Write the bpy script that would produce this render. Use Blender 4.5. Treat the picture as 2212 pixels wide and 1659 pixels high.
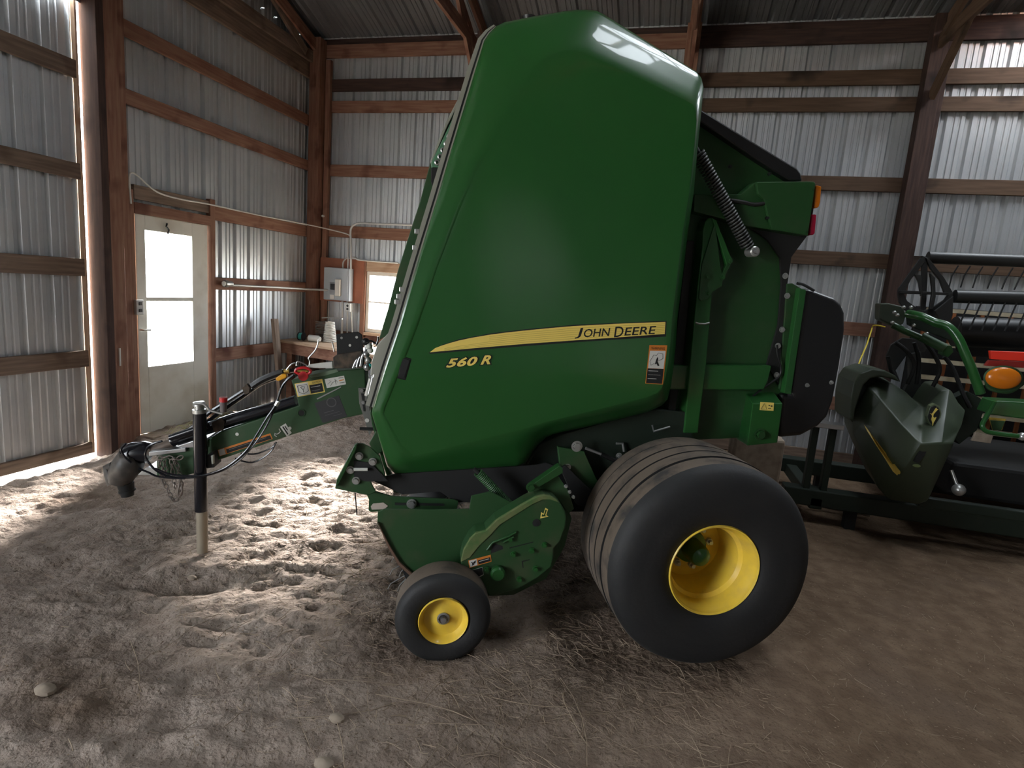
import bpy, math, random
import numpy as np
from mathutils import Vector, Matrix
random.seed(7); RNG=np.random.RandomState(5)
for o in list(bpy.data.objects): bpy.data.objects.remove(o)
S=bpy.context.scene; COL=S.collection
# ---------------------------------------------------------------- camera
FPX=1237.17; YAW,PIT,ROL=0.25112,0.16177,0.077276; CAM=np.array([0,0,1.7])
_B=np.array([[1,0,0],[0,0,-1],[0,1,0]],float)
def _rz(a): c,s=math.cos(a),math.sin(a); return np.array([[c,s,0],[-s,c,0],[0,0,1]])
def _rx(a): c,s=math.cos(a),math.sin(a); return np.array([[1,0,0],[0,c,-s],[0,s,c]])
def _rr(a): c,s=math.cos(a),math.sin(a); return np.array([[c,-s,0],[s,c,0],[0,0,1]])
R=_rr(ROL)@_rx(PIT)@_B@_rz(YAW)          # world -> camera (x right, y down, z forward)
cd=bpy.data.cameras.new('camera'); cam=bpy.data.objects.new('camera',cd); COL.objects.link(cam)
m=Matrix.Identity(4)
for i in range(3):
    m[i][0]=R[0][i]; m[i][1]=-R[1][i]; m[i][2]=-R[2][i]; m[i][3]=CAM[i]
cam.matrix_world=m; cd.sensor_width=36; cd.lens=36*FPX/2212; cd.clip_start=.05; cd.clip_end=200
S.camera=cam
# ---------------------------------------------------------------- world, light, exposure
S.view_settings.view_transform='Standard'; S.view_settings.look='None'
S.view_settings.exposure=0.30; S.view_settings.gamma=1; S.view_settings.use_curve_mapping=False
W=bpy.data.worlds.new('sky'); S.world=W; W.use_nodes=True
bg=W.node_tree.nodes['Background']; bg.inputs[0].default_value=(0.86,0.93,1.0,1); bg.inputs[1].default_value=20.0
S.cycles.max_bounces=7; S.cycles.diffuse_bounces=4; S.cycles.glossy_bounces=3; S.cycles.transmission_bounces=4
S.cycles.transparent_max_bounces=8; S.cycles.caustics_reflective=False; S.cycles.caustics_refractive=False
S.cycles.sample_clamp_indirect=8; S.cycles.use_denoising=True
sd=bpy.data.lights.new('sun','SUN'); sd.energy=115; sd.angle=math.radians(13); sd.color=(1,.96,.92); so=bpy.data.objects.new('sun',sd); COL.objects.link(so)
so.rotation_euler=Vector((1.1,-3.1,-1.42)).to_track_quat('-Z','Y').to_euler(); so.location=(-8,14,7)
def portal(name,loc,normal,sx,sy):
    l=bpy.data.lights.new(name,'AREA'); l.shape='RECTANGLE'; l.size=sx; l.size_y=sy; l.cycles.is_portal=True
    o=bpy.data.objects.new(name,l); COL.objects.link(o); o.location=loc
    o.rotation_euler=Vector(normal).to_track_quat('-Z','Z' if abs(normal[2])<.5 else 'Y').to_euler(); return o
# openings of the shed (shared with the walls below)
OPEN_FRONT=[]       # x0,x1,z0,z1 in the front wall
OPEN_LEFT2=(-4.8,-2.1,0.0,3.4)                           # unseen doorway added behind the camera for fill light
OPEN_LEFT=(2.21,2.24,0.0,3.75)                           # y0,y1,z0,z1 : the slid-open doorway
FRONT_Y=-5.2; RIGHT_X=9.4
SKY=[(1.14,1.8288,2.2,4.6),(3.2004,4.1148,5.2,6.9)]              # x0,x1,y0,y1 of the clear roof panels; the second added to light the back wall
for i,(a,b,c,d) in enumerate(OPEN_FRONT): portal('daylight_portal',((a+b)/2,FRONT_Y-.06,(c+d)/2),(0,1,0),b-a,d-c)
for a,b,c,d in SKY: portal('daylight_portal',((a+b)/2,(c+d)/2,6.97-.3*(c+d)/2+.08),(0,-.287,-.958),b-a,(d-c)*1.04)
portal('daylight_portal',(-5.05,sum(OPEN_LEFT2[:2])/2,1.7),(1,0,0),OPEN_LEFT2[1]-OPEN_LEFT2[0],3.4)
portal('daylight_portal',(-5.02,3.97,1.8),(1,0,0),.06,3.8)
portal('daylight_portal',(-4.99,4.79,1.34),(1,0,0),.6,1.34)
portal('daylight_portal',(-3.64,7.36,1.4),(0,-1,0),.68,.78)
# ---------------------------------------------------------------- projection helpers
def ray(px,py): return R.T@np.array([px-1106,py-829.5,FPX])
def wp(px,py,ax,val):
    v=ray(px,py); return CAM+(val-CAM[ax])/v[ax]*v
PSI,TH=math.radians(23.3),math.radians(2.0)
_c,_s=math.cos(PSI),math.sin(PSI); _Rz=np.array([[_c,-_s,0],[_s,_c,0],[0,0,1]])
_c,_s=math.cos(TH),math.sin(TH); _Ry=np.array([[_c,0,-_s],[0,1,0],[_s,0,_c]])
BR=_Rz@_Ry; BO=np.array([0.365,2.6574,0.0])
BC=BR.T@(CAM-BO)
def bp(px,py,y):
    v=BR.T@ray(px,py); return BC+(y-BC[1])/v[1]*v
# ---------------------------------------------------------------- materials
MATS={}
def mat(name,col,rough=.5,metal=0,noise=None,bump=0,bscale=40,spec=.5,coat=0):
    """noise=(scale, colour2, lo, hi) mixes a second colour by a noise"""
    if name in MATS: return MATS[name]
    M=bpy.data.materials.new(name); M.use_nodes=True; N=M.node_tree.nodes; L=M.node_tree.links
    b=N['Principled BSDF']; b.inputs['Base Color'].default_value=(*col,1); b.inputs['Roughness'].default_value=rough
    b.inputs['Metallic'].default_value=metal; b.inputs['Specular IOR Level'].default_value=spec; b.inputs['Coat Weight'].default_value=coat; b.inputs['Coat Roughness'].default_value=.04
    tc=N.new('ShaderNodeTexCoord')
    if noise:
        sc,c2,lo,hi=noise
        n=N.new('ShaderNodeTexNoise'); n.inputs['Scale'].default_value=sc; n.inputs['Detail'].default_value=5
        L.new(tc.outputs['Object'],n.inputs['Vector'])
        r=N.new('ShaderNodeMapRange'); r.inputs[1].default_value=lo; r.inputs[2].default_value=hi
        L.new(n.outputs['Fac'],r.inputs[0])
        x=N.new('ShaderNodeMix'); x.data_type='RGBA'; x.inputs['A'].default_value=(*col,1); x.inputs['B'].default_value=(*c2,1)
        L.new(r.outputs[0],x.inputs['Factor']); L.new(x.outputs['Result'],b.inputs['Base Color'])
    if bump:
        n=N.new('ShaderNodeTexNoise'); n.inputs['Scale'].default_value=bscale; n.inputs['Detail'].default_value=4
        L.new(tc.outputs['Object'],n.inputs['Vector'])
        bb=N.new('ShaderNodeBump'); bb.inputs['Strength'].default_value=bump; bb.inputs['Distance'].default_value=.01
        L.new(n.outputs['Fac'],bb.inputs['Height']); L.new(bb.outputs[0],b.inputs['Normal'])
    MATS[name]=M; return M
GREEN=mat('green_paint',(.016,.088,.019),.34,0,(2.2,(.020,.098,.022),.35,.75),spec=.3,coat=.42)
GREEND=mat('green_paint_plain',(.014,.062,.015),.38,0,(9,(.03,.07,.025),.5,.85))
GREENU=mat('green_paint_dusty',(.015,.058,.015),.55,0,(7,(.06,.07,.035),.5,.85))
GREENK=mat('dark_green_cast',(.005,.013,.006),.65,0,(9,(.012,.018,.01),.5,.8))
DUSTG=mat('dust_on_green',(.13,.15,.055),.8,0,(18,(.05,.13,.03),.4,.75))
GREY_G=mat('grey_green_plastic',(.035,.050,.030),.45,0,(3,(.055,.07,.038),.4,.8))
BLACK=mat('black_plastic',(.007,.007,.0075),.42)
BLACKM=mat('black_matte',(.008,.008,.008),.75)
BLACKG=mat('black_gloss',(.012,.012,.016),.18)
CREAM=mat('cream_and_edge_highlight',(.34,.34,.29),.45,.2)  # cream parts, and the door-light highlight painted on the shield's front edge
RUBBER=mat('tyre_rubber',(.009,.009,.0095),.68,0,(6,(.016,.015,.014),.4,.8),bump=.15,bscale=60)
TREAD=mat('dusty_tread',(.12,.090,.066),.85,0,(9,(.03,.027,.025),.48,.72),bump=.2,bscale=70)
YELLOW=mat('yellow_paint',(.82,.56,.06),.33,0,(14,(.68,.46,.08),.45,.8),coat=.2)
STEEL=mat('worn_steel',(.42,.42,.42),.32,.8)
ZINC=mat('zinc_hardware',(.45,.45,.43),.35,.7)
CHAIN=mat('chain_steel',(.25,.22,.2),.4,.8)
ORANGE=mat('orange_print',(.62,.20,.03),.5)
WHITE=mat('white_print',(.66,.65,.6),.5)
PRINTY=mat('yellow_print',(.90,.68,.16),.45)
AMBER=mat('amber_lens',(.62,.17,.008),.25)
RED=mat('red_lens',(.42,.008,.04),.25)
REDP=mat('red_plastic',(.55,.02,.025),.35)
REDC=mat('red_reflector',(.75,.03,.012),.35)
YELP=mat('yellow_plastic',(.85,.4,.02),.35)
DIRTYB=mat('dirty_black',(.035,.028,.022),.8,0,(20,(.14,.10,.07),.4,.75))
BOOT=mat('dusty_boot',(.045,.04,.036),.5,0,(12,(.12,.10,.085),.4,.75))
CREAMW=mat('cream_board',(.80,.70,.50),.7,0,(8,(.45,.35,.2),.4,.8))
ORANGEW=mat('rusty_upright',(.35,.12,.04),.7)
ROPE=mat('yellow_rope',(.65,.5,.05),.7)
PVC=mat('grey_conduit',(.5,.5,.48),.4,.3)
BOXG=mat('grey_panel_box',(.36,.39,.42),.45,.2)
DOORW=mat('dusty_white_door',(.75,.73,.65),.55,0,(3,(.50,.44,.33),.45,.85))
PLY=mat('red_plywood',(.34,.12,.065),.7,0,(6,(.25,.09,.05),.4,.8))
CARD=mat('weathered_block',(.36,.29,.22),.9,0,(14,(.22,.17,.13),.4,.7))
CYAN=mat('teal_plastic',(.05,.45,.42),.35)
STRAW=mat('straw',(.33,.25,.17),.8,0,(3,(.20,.145,.095),.4,.7))
GLASS=None
def glassmat(nm='window_glass',tr=.93):
    M=bpy.data.materials.new(nm); M.use_nodes=True; N=M.node_tree.nodes; L=M.node_tree.links
    N.remove(N['Principled BSDF']); t=N.new('ShaderNodeBsdfTransparent'); t.inputs[0].default_value=(tr,tr,tr,1)
    g=N.new('ShaderNodeBsdfGlossy'); g.inputs['Roughness'].default_value=.05; x=N.new('ShaderNodeMixShader'); x.inputs[0].default_value=.06
    L.new(t.outputs[0],x.inputs[1]); L.new(g.outputs[0],x.inputs[2]); L.new(x.outputs[0],N['Material Output'].inputs[0]); return M
GLASS=glassmat()
GLASSD=glassmat('dimming_door_glass',.85)  # tinted to cut the light coming in through the door
def woodmat(name,c1,c2,c3):
    M=bpy.data.materials.new(name); M.use_nodes=True; N=M.node_tree.nodes; L=M.node_tree.links; b=N['Principled BSDF']
    tc=N.new('ShaderNodeTexCoord'); oi=N.new('ShaderNodeObjectInfo'); mp=N.new('ShaderNodeMapping'); mp.inputs['Scale'].default_value=(1.2,16,16)
    ad=N.new('ShaderNodeVectorMath'); ad.operation='ADD'; cmb=N.new('ShaderNodeCombineXYZ'); ml=N.new('ShaderNodeMath'); ml.operation='MULTIPLY'; ml.inputs[1].default_value=37
    L.new(oi.outputs['Random'],ml.inputs[0]); L.new(ml.outputs[0],cmb.inputs[0]); L.new(tc.outputs['Object'],ad.inputs[0]); L.new(cmb.outputs[0],ad.inputs[1]); L.new(ad.outputs[0],mp.inputs[0])
    n=N.new('ShaderNodeTexNoise'); n.inputs['Scale'].default_value=2.5; n.inputs['Detail'].default_value=6; L.new(mp.outputs[0],n.inputs['Vector'])
    x=N.new('ShaderNodeMix'); x.data_type='RGBA'; x.inputs['A'].default_value=(*c1,1); x.inputs['B'].default_value=(*c2,1)
    r=N.new('ShaderNodeMapRange'); r.inputs[1].default_value=.35; r.inputs[2].default_value=.68; L.new(n.outputs['Fac'],r.inputs[0]); L.new(r.outputs[0],x.inputs['Factor'])
    n2=N.new('ShaderNodeTexNoise'); n2.inputs['Scale'].default_value=2.0; n2.inputs['Detail'].default_value=3; L.new(ad.outputs[0],n2.inputs['Vector'])
    r2=N.new('ShaderNodeMapRange'); r2.inputs[1].default_value=.56; r2.inputs[2].default_value=.68; L.new(n2.outputs['Fac'],r2.inputs[0])
    y=N.new('ShaderNodeMix'); y.data_type='RGBA'; y.inputs['B'].default_value=(*c3,1); L.new(x.outputs['Result'],y.inputs['A']); L.new(r2.outputs[0],y.inputs['Factor'])
    L.new(y.outputs['Result'],b.inputs['Base Color']); b.inputs['Roughness'].default_value=.75; b.inputs['Specular IOR Level'].default_value=.25
    bb=N.new('ShaderNodeBump'); bb.inputs['Strength'].default_value=.25; bb.inputs['Distance'].default_value=.004; L.new(n.outputs['Fac'],bb.inputs['Height']); L.new(bb.outputs[0],b.inputs['Normal'])
    MATS[name]=M; return M
WOODR=woodmat('reddish_lumber',(.22,.105,.070),(.31,.175,.12),(.11,.038,.025))
WOODG=woodmat('weathered_lumber',(.16,.115,.085),(.26,.19,.145),(.08,.05,.035))
WOODB=woodmat('brown_lumber',(.10,.062,.04),(.15,.095,.062),(.03,.02,.014))
WOODD=woodmat('dark_creosote_lumber',(.05,.03,.025),(.085,.05,.04),(.02,.012,.01))
WOODP=woodmat('pale_lumber',(.45,.30,.20),(.55,.40,.28),(.30,.16,.09))
def galv(name,c1,c2):
    M=bpy.data.materials.new(name); M.use_nodes=True; N=M.node_tree.nodes; L=M.node_tree.links; b=N['Principled BSDF']
    tc=N.new('ShaderNodeTexCoord'); n=N.new('ShaderNodeTexNoise'); n.inputs['Scale'].default_value=1.3; n.inputs['Detail'].default_value=7; L.new(tc.outputs['Object'],n.inputs['Vector'])
    x=N.new('ShaderNodeMix'); x.data_type='RGBA'; x.inputs['A'].default_value=(*c1,1); x.inputs['B'].default_value=(*c2,1)
    r=N.new('ShaderNodeMapRange'); r.inputs[1].default_value=.35; r.inputs[2].default_value=.65; L.new(n.outputs['Fac'],r.inputs[0]); L.new(r.outputs[0],x.inputs['Factor']); L.new(x.outputs['Result'],b.inputs['Base Color'])
    v=N.new('ShaderNodeTexNoise'); v.inputs['Scale'].default_value=45; L.new(tc.outputs['Object'],v.inputs['Vector'])
    r3=N.new('ShaderNodeMapRange'); r3.inputs[3].default_value=.34; r3.inputs[4].default_value=.5; L.new(v.outputs['Fac'],r3.inputs[0]); L.new(r3.outputs[0],b.inputs['Roughness'])
    b.inputs['Metallic'].default_value=.55; MATS[name]=M; return M
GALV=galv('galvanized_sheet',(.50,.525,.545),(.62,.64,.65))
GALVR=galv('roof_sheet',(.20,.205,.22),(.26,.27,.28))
# ---------------------------------------------------------------- mesh builder
class MB:
    def __init__(s): s.v=[]; s.f=[]; s.m=[]; s.cur=0
    def add(s,vs,fs):
        o=len(s.v); s.v+= [tuple(map(float,p)) for p in vs]; s.f+=[tuple(i+o for i in f) for f in fs]; s.m+=[s.cur]*len(fs); return s
    def box(s,lo,hi):
        (a,b,c),(d,e,g)=lo,hi
        return s.add([(a,b,c),(d,b,c),(d,e,c),(a,e,c),(a,b,g),(d,b,g),(d,e,g),(a,e,g)],[(0,3,2,1),(4,5,6,7),(0,1,5,4),(1,2,6,5),(2,3,7,6),(3,0,4,7)])
    def loft(s,A,B,capA=True,capB=True):
        n=len(A); f=[(i,(i+1)%n,n+(i+1)%n,n+i) for i in range(n)]
        if capA: f.append(tuple(range(n-1,-1,-1)))
        if capB: f.append(tuple(range(n,2*n)))
        return s.add(list(A)+list(B),f)
    def prism(s,pts,vec):
        v=np.asarray(vec,float); return s.loft([np.asarray(p,float) for p in pts],[np.asarray(p,float)+v for p in pts])
    def tube(s,path,r,n=10,caps=True,closed=False):
        P=[Vector(p) for p in path]; k=len(P); rs=r if isinstance(r,(list,tuple)) else [r]*k
        V=[];up=None
        for i,p in enumerate(P):
            if closed: t=(P[(i+1)%k]-P[i-1])
            else: t=(P[min(i+1,k-1)]-P[max(i-1,0)])
            t.normalize()
            if up is None:
                a=Vector((0,0,1)) if abs(t.z)<.9 else Vector((1,0,0)); up=(a-t*a.dot(t)).normalized()
            else: up=(up-t*up.dot(t)).normalized()
            w=t.cross(up)
            for j in range(n):
                an=2*math.pi*j/n; V.append(p+(up*math.cos(an)+w*math.sin(an))*rs[i])
        F=[]
        for i in range(k if closed else k-1):
            for j in range(n): F.append((i*n+j,i*n+(j+1)%n,((i+1)%k)*n+(j+1)%n,((i+1)%k)*n+j))
        if caps and not closed: F.append(tuple(range(n-1,-1,-1))); F.append(tuple((k-1)*n+j for j in range(n)))
        return s.add(V,F)
    def lathe(s,prof,c,axis='y',n=64,close=False):
        """prof: list of (a, r) along the axis"""
        c=np.asarray(c,float); V=[]
        for a,r in prof:
            for j in range(n):
                t=2*math.pi*j/n; u,w=r*math.cos(t),r*math.sin(t)
                V.append(c+np.array({'y':(u,a,w),'z':(u,w,a),'x':(a,u,w)}[axis]))
        k=len(prof); F=[]
        for i in range(k if close else k-1):
            for j in range(n): F.append((i*n+j,((i+1)%k)*n+j,((i+1)%k)*n+(j+1)%n,i*n+(j+1)%n))
        return s.add(V,F)
    def ball(s,c,r,n=16,sc=(1,1,1)):
        V=[];F=[];m=n//2
        for i in range(m+1):
            ph=math.pi*i/m
            for j in range(n):
                th=2*math.pi*j/n; V.append((c[0]+sc[0]*r*math.sin(ph)*math.cos(th),c[1]+sc[1]*r*math.sin(ph)*math.sin(th),c[2]+sc[2]*r*math.cos(ph)))
        for i in range(m):
            for j in range(n): F.append((i*n+j,i*n+(j+1)%n,(i+1)*n+(j+1)%n,(i+1)*n+j))
        return s.add(V,F)
    def build(s,name,material,parent=None,bevel=0,smooth=False,seg=2,loc=None,**props):
        me=bpy.data.meshes.new(name)
        V=np.array(s.v); off=np.zeros(3)
        if loc=='base' : off=np.array([(V[:,0].min()+V[:,0].max())/2,(V[:,1].min()+V[:,1].max())/2,V[:,2].min()])
        elif loc is not None: off=np.asarray(loc,float)
        me.from_pydata((V-off).tolist(),[],s.f)
        for mm in (material if isinstance(material,(list,tuple)) else [material]): me.materials.append(mm)
        if isinstance(material,(list,tuple)): me.polygons.foreach_set('material_index',s.m)
        me.update()
        import bmesh
        bm=bmesh.new(); bm.from_mesh(me); bmesh.ops.recalc_face_normals(bm,faces=bm.faces); bm.to_mesh(me); bm.free()
        o=bpy.data.objects.new(name,me); COL.objects.link(o); o.location=off.tolist()
        if parent: o.parent=parent
        if smooth:
            me.polygons.foreach_set('use_smooth',[True]*len(me.polygons))
            me.set_sharp_from_angle(angle=math.radians(38))
        if bevel:
            b=o.modifiers.new('bevel','BEVEL'); b.width=bevel; b.segments=seg; b.limit_method='ANGLE'; b.angle_limit=math.radians(35)
        for k,v in props.items(): o[k]=v
        return o
def struct(o): o['kind']='structure'; return o
def thing(name,label,cat,loc=(0,0,0),group=None):
    o=bpy.data.objects.new(name,None); COL.objects.link(o); o.location=loc; o['label']=label; o['category']=cat
    if group: o['group']=group
    o.empty_display_size=.2; return o
def tag(o,label,cat,group=None,kind=None):
    o['label']=label; o['category']=cat
    if group: o['group']=group
    if kind: o['kind']=kind
    return o
def smoothpath(P,n=6):
    P=[np.asarray(p,float) for p in P]; out=[]
    for i in range(len(P)-1):
        p0=P[max(i-1,0)];p1=P[i];p2=P[i+1];p3=P[min(i+2,len(P)-1)]
        for k in range(n):
            t=k/n; out.append(.5*((2*p1)+(-p0+p2)*t+(2*p0-5*p1+4*p2-p3)*t*t+(-p0+3*p1-3*p2+p3)*t**3))
    out.append(P[-1]); return out
# ================================================================ THE SETTING
XG,YG=-4.88,7.2
def ribs(u0,u1,pitch=.2286):
    """profile of a ribbed sheet: list of (u, depth)"""
    out=[]; u=math.floor(u0/pitch)*pitch
    while u<u1+pitch:
        for du,d in ((0,0),(.020,.026),(.048,.026),(.066,0),(.112,0),(.119,.008),(.131,.008),(.138,0),(.168,0),(.175,.008),(.187,.008),(.194,0)): out.append((u+du,d))
        u+=pitch
    out=[q for q in out if u0<q[0]<u1]; return [(u0,0)]+out+[(u1,0)]
def sheet(mb,ax,fix,sgn,u0,u1,z0,z1):
    pr=ribs(u0,u1); V=[]
    for z in (z0,z1):
        for u,d in pr:
            V.append((fix+sgn*d,u,z) if ax==0 else (u,fix+sgn*d,z))
    k=len(pr); mb.add(V,[(i,i+1,k+i+1,k+i) for i in range(k-1)])
def holed(mb,ax,fix,sgn,u0,u1,z0,z1,holes):
    cuts=sorted({u0,u1,*[h[0] for h in holes],*[h[1] for h in holes]})
    for a,b in zip(cuts[:-1],cuts[1:]):
        hs=[h for h in holes if h[0]<=a+1e-6 and h[1]>=b-1e-6]; z=z0
        for h in sorted(hs,key=lambda h:h[2]):
            if h[2]>z: sheet(mb,ax,fix,sgn,a,b,z,h[2])
            z=h[3]
        if z<z1: sheet(mb,ax,fix,sgn,a,b,z,z1)
# --- walls
mb=MB(); holed(mb,1,YG+.045,1,XG-.05,RIGHT_X,-.02,4.83,[(-3.98,-3.30,1.02,1.78)]); struct(mb.build('wall_back',GALV))
mb=MB(); holed(mb,0,XG-.045,-1,FRONT_Y,YG+.05,-.02,4.72,[(*OPEN_LEFT2,),(4.41,5.29,-.02,2.15),(OPEN_LEFT[0],4.1,-.02,3.75)])
# gable above the eave, stepped sheets up to the ridge
def roofz(y): return 4.78+.3*(7.3-y) if y>1.0 else 4.78+.3*6.3-.3*(1.0-y)
yy=FRONT_Y
while yy<7.25:
    y2=min(yy+.2286,7.25); sheet(mb,0,XG-.045,-1,yy,y2,4.72,max(roofz(yy),roofz(y2))+.02); yy=y2
struct(mb.build('wall_left',GALV))
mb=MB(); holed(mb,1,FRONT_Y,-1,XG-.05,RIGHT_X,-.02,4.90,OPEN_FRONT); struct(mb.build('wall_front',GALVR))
mb=MB(); sheet(mb,0,RIGHT_X,1,FRONT_Y,YG+.05,-.02,4.72)
yy=FRONT_Y
while yy<7.25:
    y2=min(yy+.2286,7.25); sheet(mb,0,RIGHT_X,1,yy,y2,4.72,max(roofz(yy),roofz(y2))+.02); yy=y2
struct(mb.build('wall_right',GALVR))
# --- roof: ribs run down the slope
mb=MB(); pr=ribs(XG-.3,RIGHT_X+.2); k=len(pr)
sky=MB()
for (ya,yb) in ((7.5,SKY[1][3]),(SKY[1][3],SKY[1][2]),(SKY[1][2],SKY[0][3]),(SKY[0][3],SKY[0][2]),(SKY[0][2],1.0),(1.0,FRONT_Y-.3)):
    V=[(u,ya,roofz(ya)+d) for u,d in pr]+[(u,yb,roofz(yb)+d) for u,d in pr]; F=[(i,i+1,k+i+1,k+i) for i in range(k-1)]
    lit=[any(q[0]<(pr[i][0]+pr[i+1][0])/2<q[1] and ya==q[3] for q in SKY) for i in range(k-1)]
    mb.add(V,[q for q,l in zip(F,lit) if not l]); 
    if any(lit): sky.add(V,[q for q,l in zip(F,lit) if l])
struct(mb.build('ceiling',GALVR)); struct(sky.build('window_2',GLASS))  # clear roof panels, the right-hand one added to light the back wall
# --- lumber
TN=[0]
def board(p0,p1,w,t,material,across,parent=None,name=None,ends=0):
    """plank from p0 to p1; 'across' is the direction of the width w; t the thickness"""
    p0=Vector([float(a) for a in p0]);p1=Vector([float(a) for a in p1]); L=(p1-p0).length; x=(p1-p0).normalized(); y=Vector(across); y=(y-x*y.dot(x)).normalized(); z=x.cross(y)
    mb=MB(); mb.box((0,-w/2,-t/2),(L,w/2,t/2))
    if name is None: TN[0]+=1; name='trim_%d'%TN[0]
    o=mb.build(name,material,parent,bevel=.004); M=Matrix.Identity(4)
    for i in range(3): M[i][0]=x[i];M[i][1]=y[i];M[i][2]=z[i];M[i][3]=p0[i]
    o.matrix_world=M
    if parent is None and name.startswith('trim_'): struct(o)
    return o
Z=(0,0,1)
# back-wall girts, one plank per bay
POSTS=[-4.79,-2.5,-.06,2.33,4.72,7.1]
def backgirts(z0,z1,mats,x0=-4.85,first=None):
    xs=[x0]+[p for p in POSTS[1:]]+[RIGHT_X-.05]
    for i,(a,b) in enumerate(zip(xs[:-1],xs[1:])):
        board((a+.002,YG+.02,(z0+z1)/2),(b-.002,YG+.02,(z0+z1)/2),z1-z0,.038,mats[i%len(mats)],Z)
def bay(i,j): return [WOODR if k<2 else WOODB for k in range(i,j)]
backgirts(3.86,4.005,[WOODR,WOODR,WOODB,WOODB,WOODB,WOODB]); backgirts(4.125,4.275,[WOODD,WOODR,WOODB,WOODB,WOODB,WOODB])
backgirts(3.045,3.195,[WOODR,WOODR,WOODB,WOODB,WOODB,WOODB]); backgirts(2.24,2.395,[WOODR,WOODR,WOODB,WOODB,WOODB,WOODB])
backgirts(4.54,4.70,[WOODR,WOODR,WOODD,WOODD,WOODD,WOODD])
for (a,b,z0,z1,mm) in ((-4.85,-4.69,1.45,1.6,WOODR),(-3.28,-2.5,1.45,1.6,WOODR),(-2.5,-.06,1.45,1.6,WOODR),(-.06,2.40,1.49,1.64,WOODR),(2.42,4.72,1.45,1.6,WOODB),(4.72,9.3,1.45,1.6,WOODB),
    (-4.85,-2.5,.80,.95,WOODR),(-2.5,-.06,.63,.78,WOODR),(-.06,2.33,.63,.78,WOODR),(2.33,4.72,.63,.78,WOODB),(-4.85,9.3,.0,.14,WOODG)):
    board((a,YG+.02,(z0+z1)/2),(b,YG+.02,(z0+z1)/2),z1-z0,.038,mm,Z)
# back-wall posts
for i,x in enumerate(POSTS):
    board((x,YG-.075,-.03),(x,YG-.075,4.74),.15,.145,[WOODR,WOODD,WOODR,WOODD,WOODD,WOODD][i],(1,0,0))
board((-4.66,YG-.02,0),(-4.66,YG-.02,4.5),.07,.06,WOODR,(1,0,0)); board((2.44,YG-.04,0),(2.44,YG-.04,4.5),.05,.09,WOODD,(1,0,0))
# left-wall girts
for (y0,y1,z0,z1,mm) in ((4.34,7.12,3.655,3.79,WOODR),(4.34,7.12,3.085,3.215,WOODR),(5.40,7.12,2.21,2.355,WOODR),(5.40,7.12,1.455,1.59,WOODR),(5.40,7.12,.64,.79,WOODR),(4.41,5.32,2.27,2.40,WOODG),
    (3.9,7.12,4.25,4.46,WOODG)):
    board((XG-.02,y0,(z0+z1)/2),(XG-.02,y1,(z0+z1)/2),z1-z0,.038,mm,Z)
# door-side posts and jambs
board((XG+.02,4.035,-.14),(XG+.02,4.035,5.2),.07,.18,WOODD,(0,1,0)); board((XG+.02,4.078,-.14),(XG+.02,4.078,5.2),.016,.17,WOODR,(0,1,0))
board((XG+.02,4.155,-.1),(XG+.02,4.155,5.2),.135,.12,WOODR,(0,1,0)); board((XG+.0,4.27,-.1),(XG+.0,4.27,5.2),.09,.09,WOODR,(0,1,0)); board((XG-.01,4.35,-.05),(XG-.01,4.35,2.35),.07,.06,WOODR,(0,1,0))
board((XG-.01,5.35,-.05),(XG-.01,5.35,2.42),.07,.06,WOODR,(0,1,0)); board((XG-.01,4.39,2.19),(XG-.01,5.32,2.19),.10,.06,WOODR,Z)
board((XG+.06,7.1,-.03),(XG+.06,7.1,4.74),.10,.10,WOODR,(0,1,0))
# end-wall truss: bottom chord, rafter and webs
board((XG+.08,7.15,4.62),(XG+.08,1.0,4.62+.3*6.15),.14,.04,WOODR,Z)
board((XG+.04,7.1,4.50),(XG+.04,5.2,4.50),.14,.04,WOODG,Z); board((XG+.05,6.9,4.50),(XG+.05,5.9,5.05),.10,.04,WOODG,Z); board((XG+.05,5.9,5.02),(XG+.05,4.9,4.5),.1,.04,WOODG,Z)
# purlins
for y,mm in ((7.26,WOODD),(6.42,WOODR),(5.55,WOODR),(4.7,WOODD),(3.85,WOODD),(3.0,WOODD),(2.1,WOODD),(1.2,WOODD),(.3,WOODD),(-.9,WOODD),(-2.1,WOODD),(-3.3,WOODD),(-4.5,WOODD)):
    board((XG,y,roofz(y)-.06),(RIGHT_X,y,roofz(y)-.06),.10,.04,mm,Z)
# roof trusses over every post line
for i,x in enumerate(POSTS[1:]):
    mm=[WOODR,WOODR,WOODB,WOODD,WOODD][i]
    board((x,7.12,4.48),(x,FRONT_Y+.1,4.48),.14,.04,mm,Z)
    board((x+.04,7.2,4.62),(x+.04,1.0,roofz(1)-.19),.14,.04,mm,Z); board((x+.04,1.0,roofz(1)-.19),(x+.04,FRONT_Y+.1,4.66),.14,.04,mm,Z)
    for a,b in (((6.9,4.5),(5.2,5.25)),((5.2,5.25),(3.9,4.5)),((3.9,4.5),(1.2,6.4)),((1.0,6.4),(-1.6,4.5)),((-1.6,4.5),(-2.8,5.3))):
        board((x-.03,a[0],a[1]),(x-.03,b[0],b[1]),.09,.035,mm,Z)
# bracing under the clear roof panel
board((1.42,2.2,roofz(2.2)-.14),(1.48,4.6,roofz(4.6)-.14),.05,.04,WOODB,(1,0,0)); board((1.05,2.5,roofz(2.5)-.16),(1.9,3.3,roofz(3.3)-.16),.05,.04,WOODB,(1,0,0)); board((1.9,3.35,roofz(3.35)-.16),(1.1,4.1,roofz(4.1)-.16),.05,.04,WOODB,(1,0,0))
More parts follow.
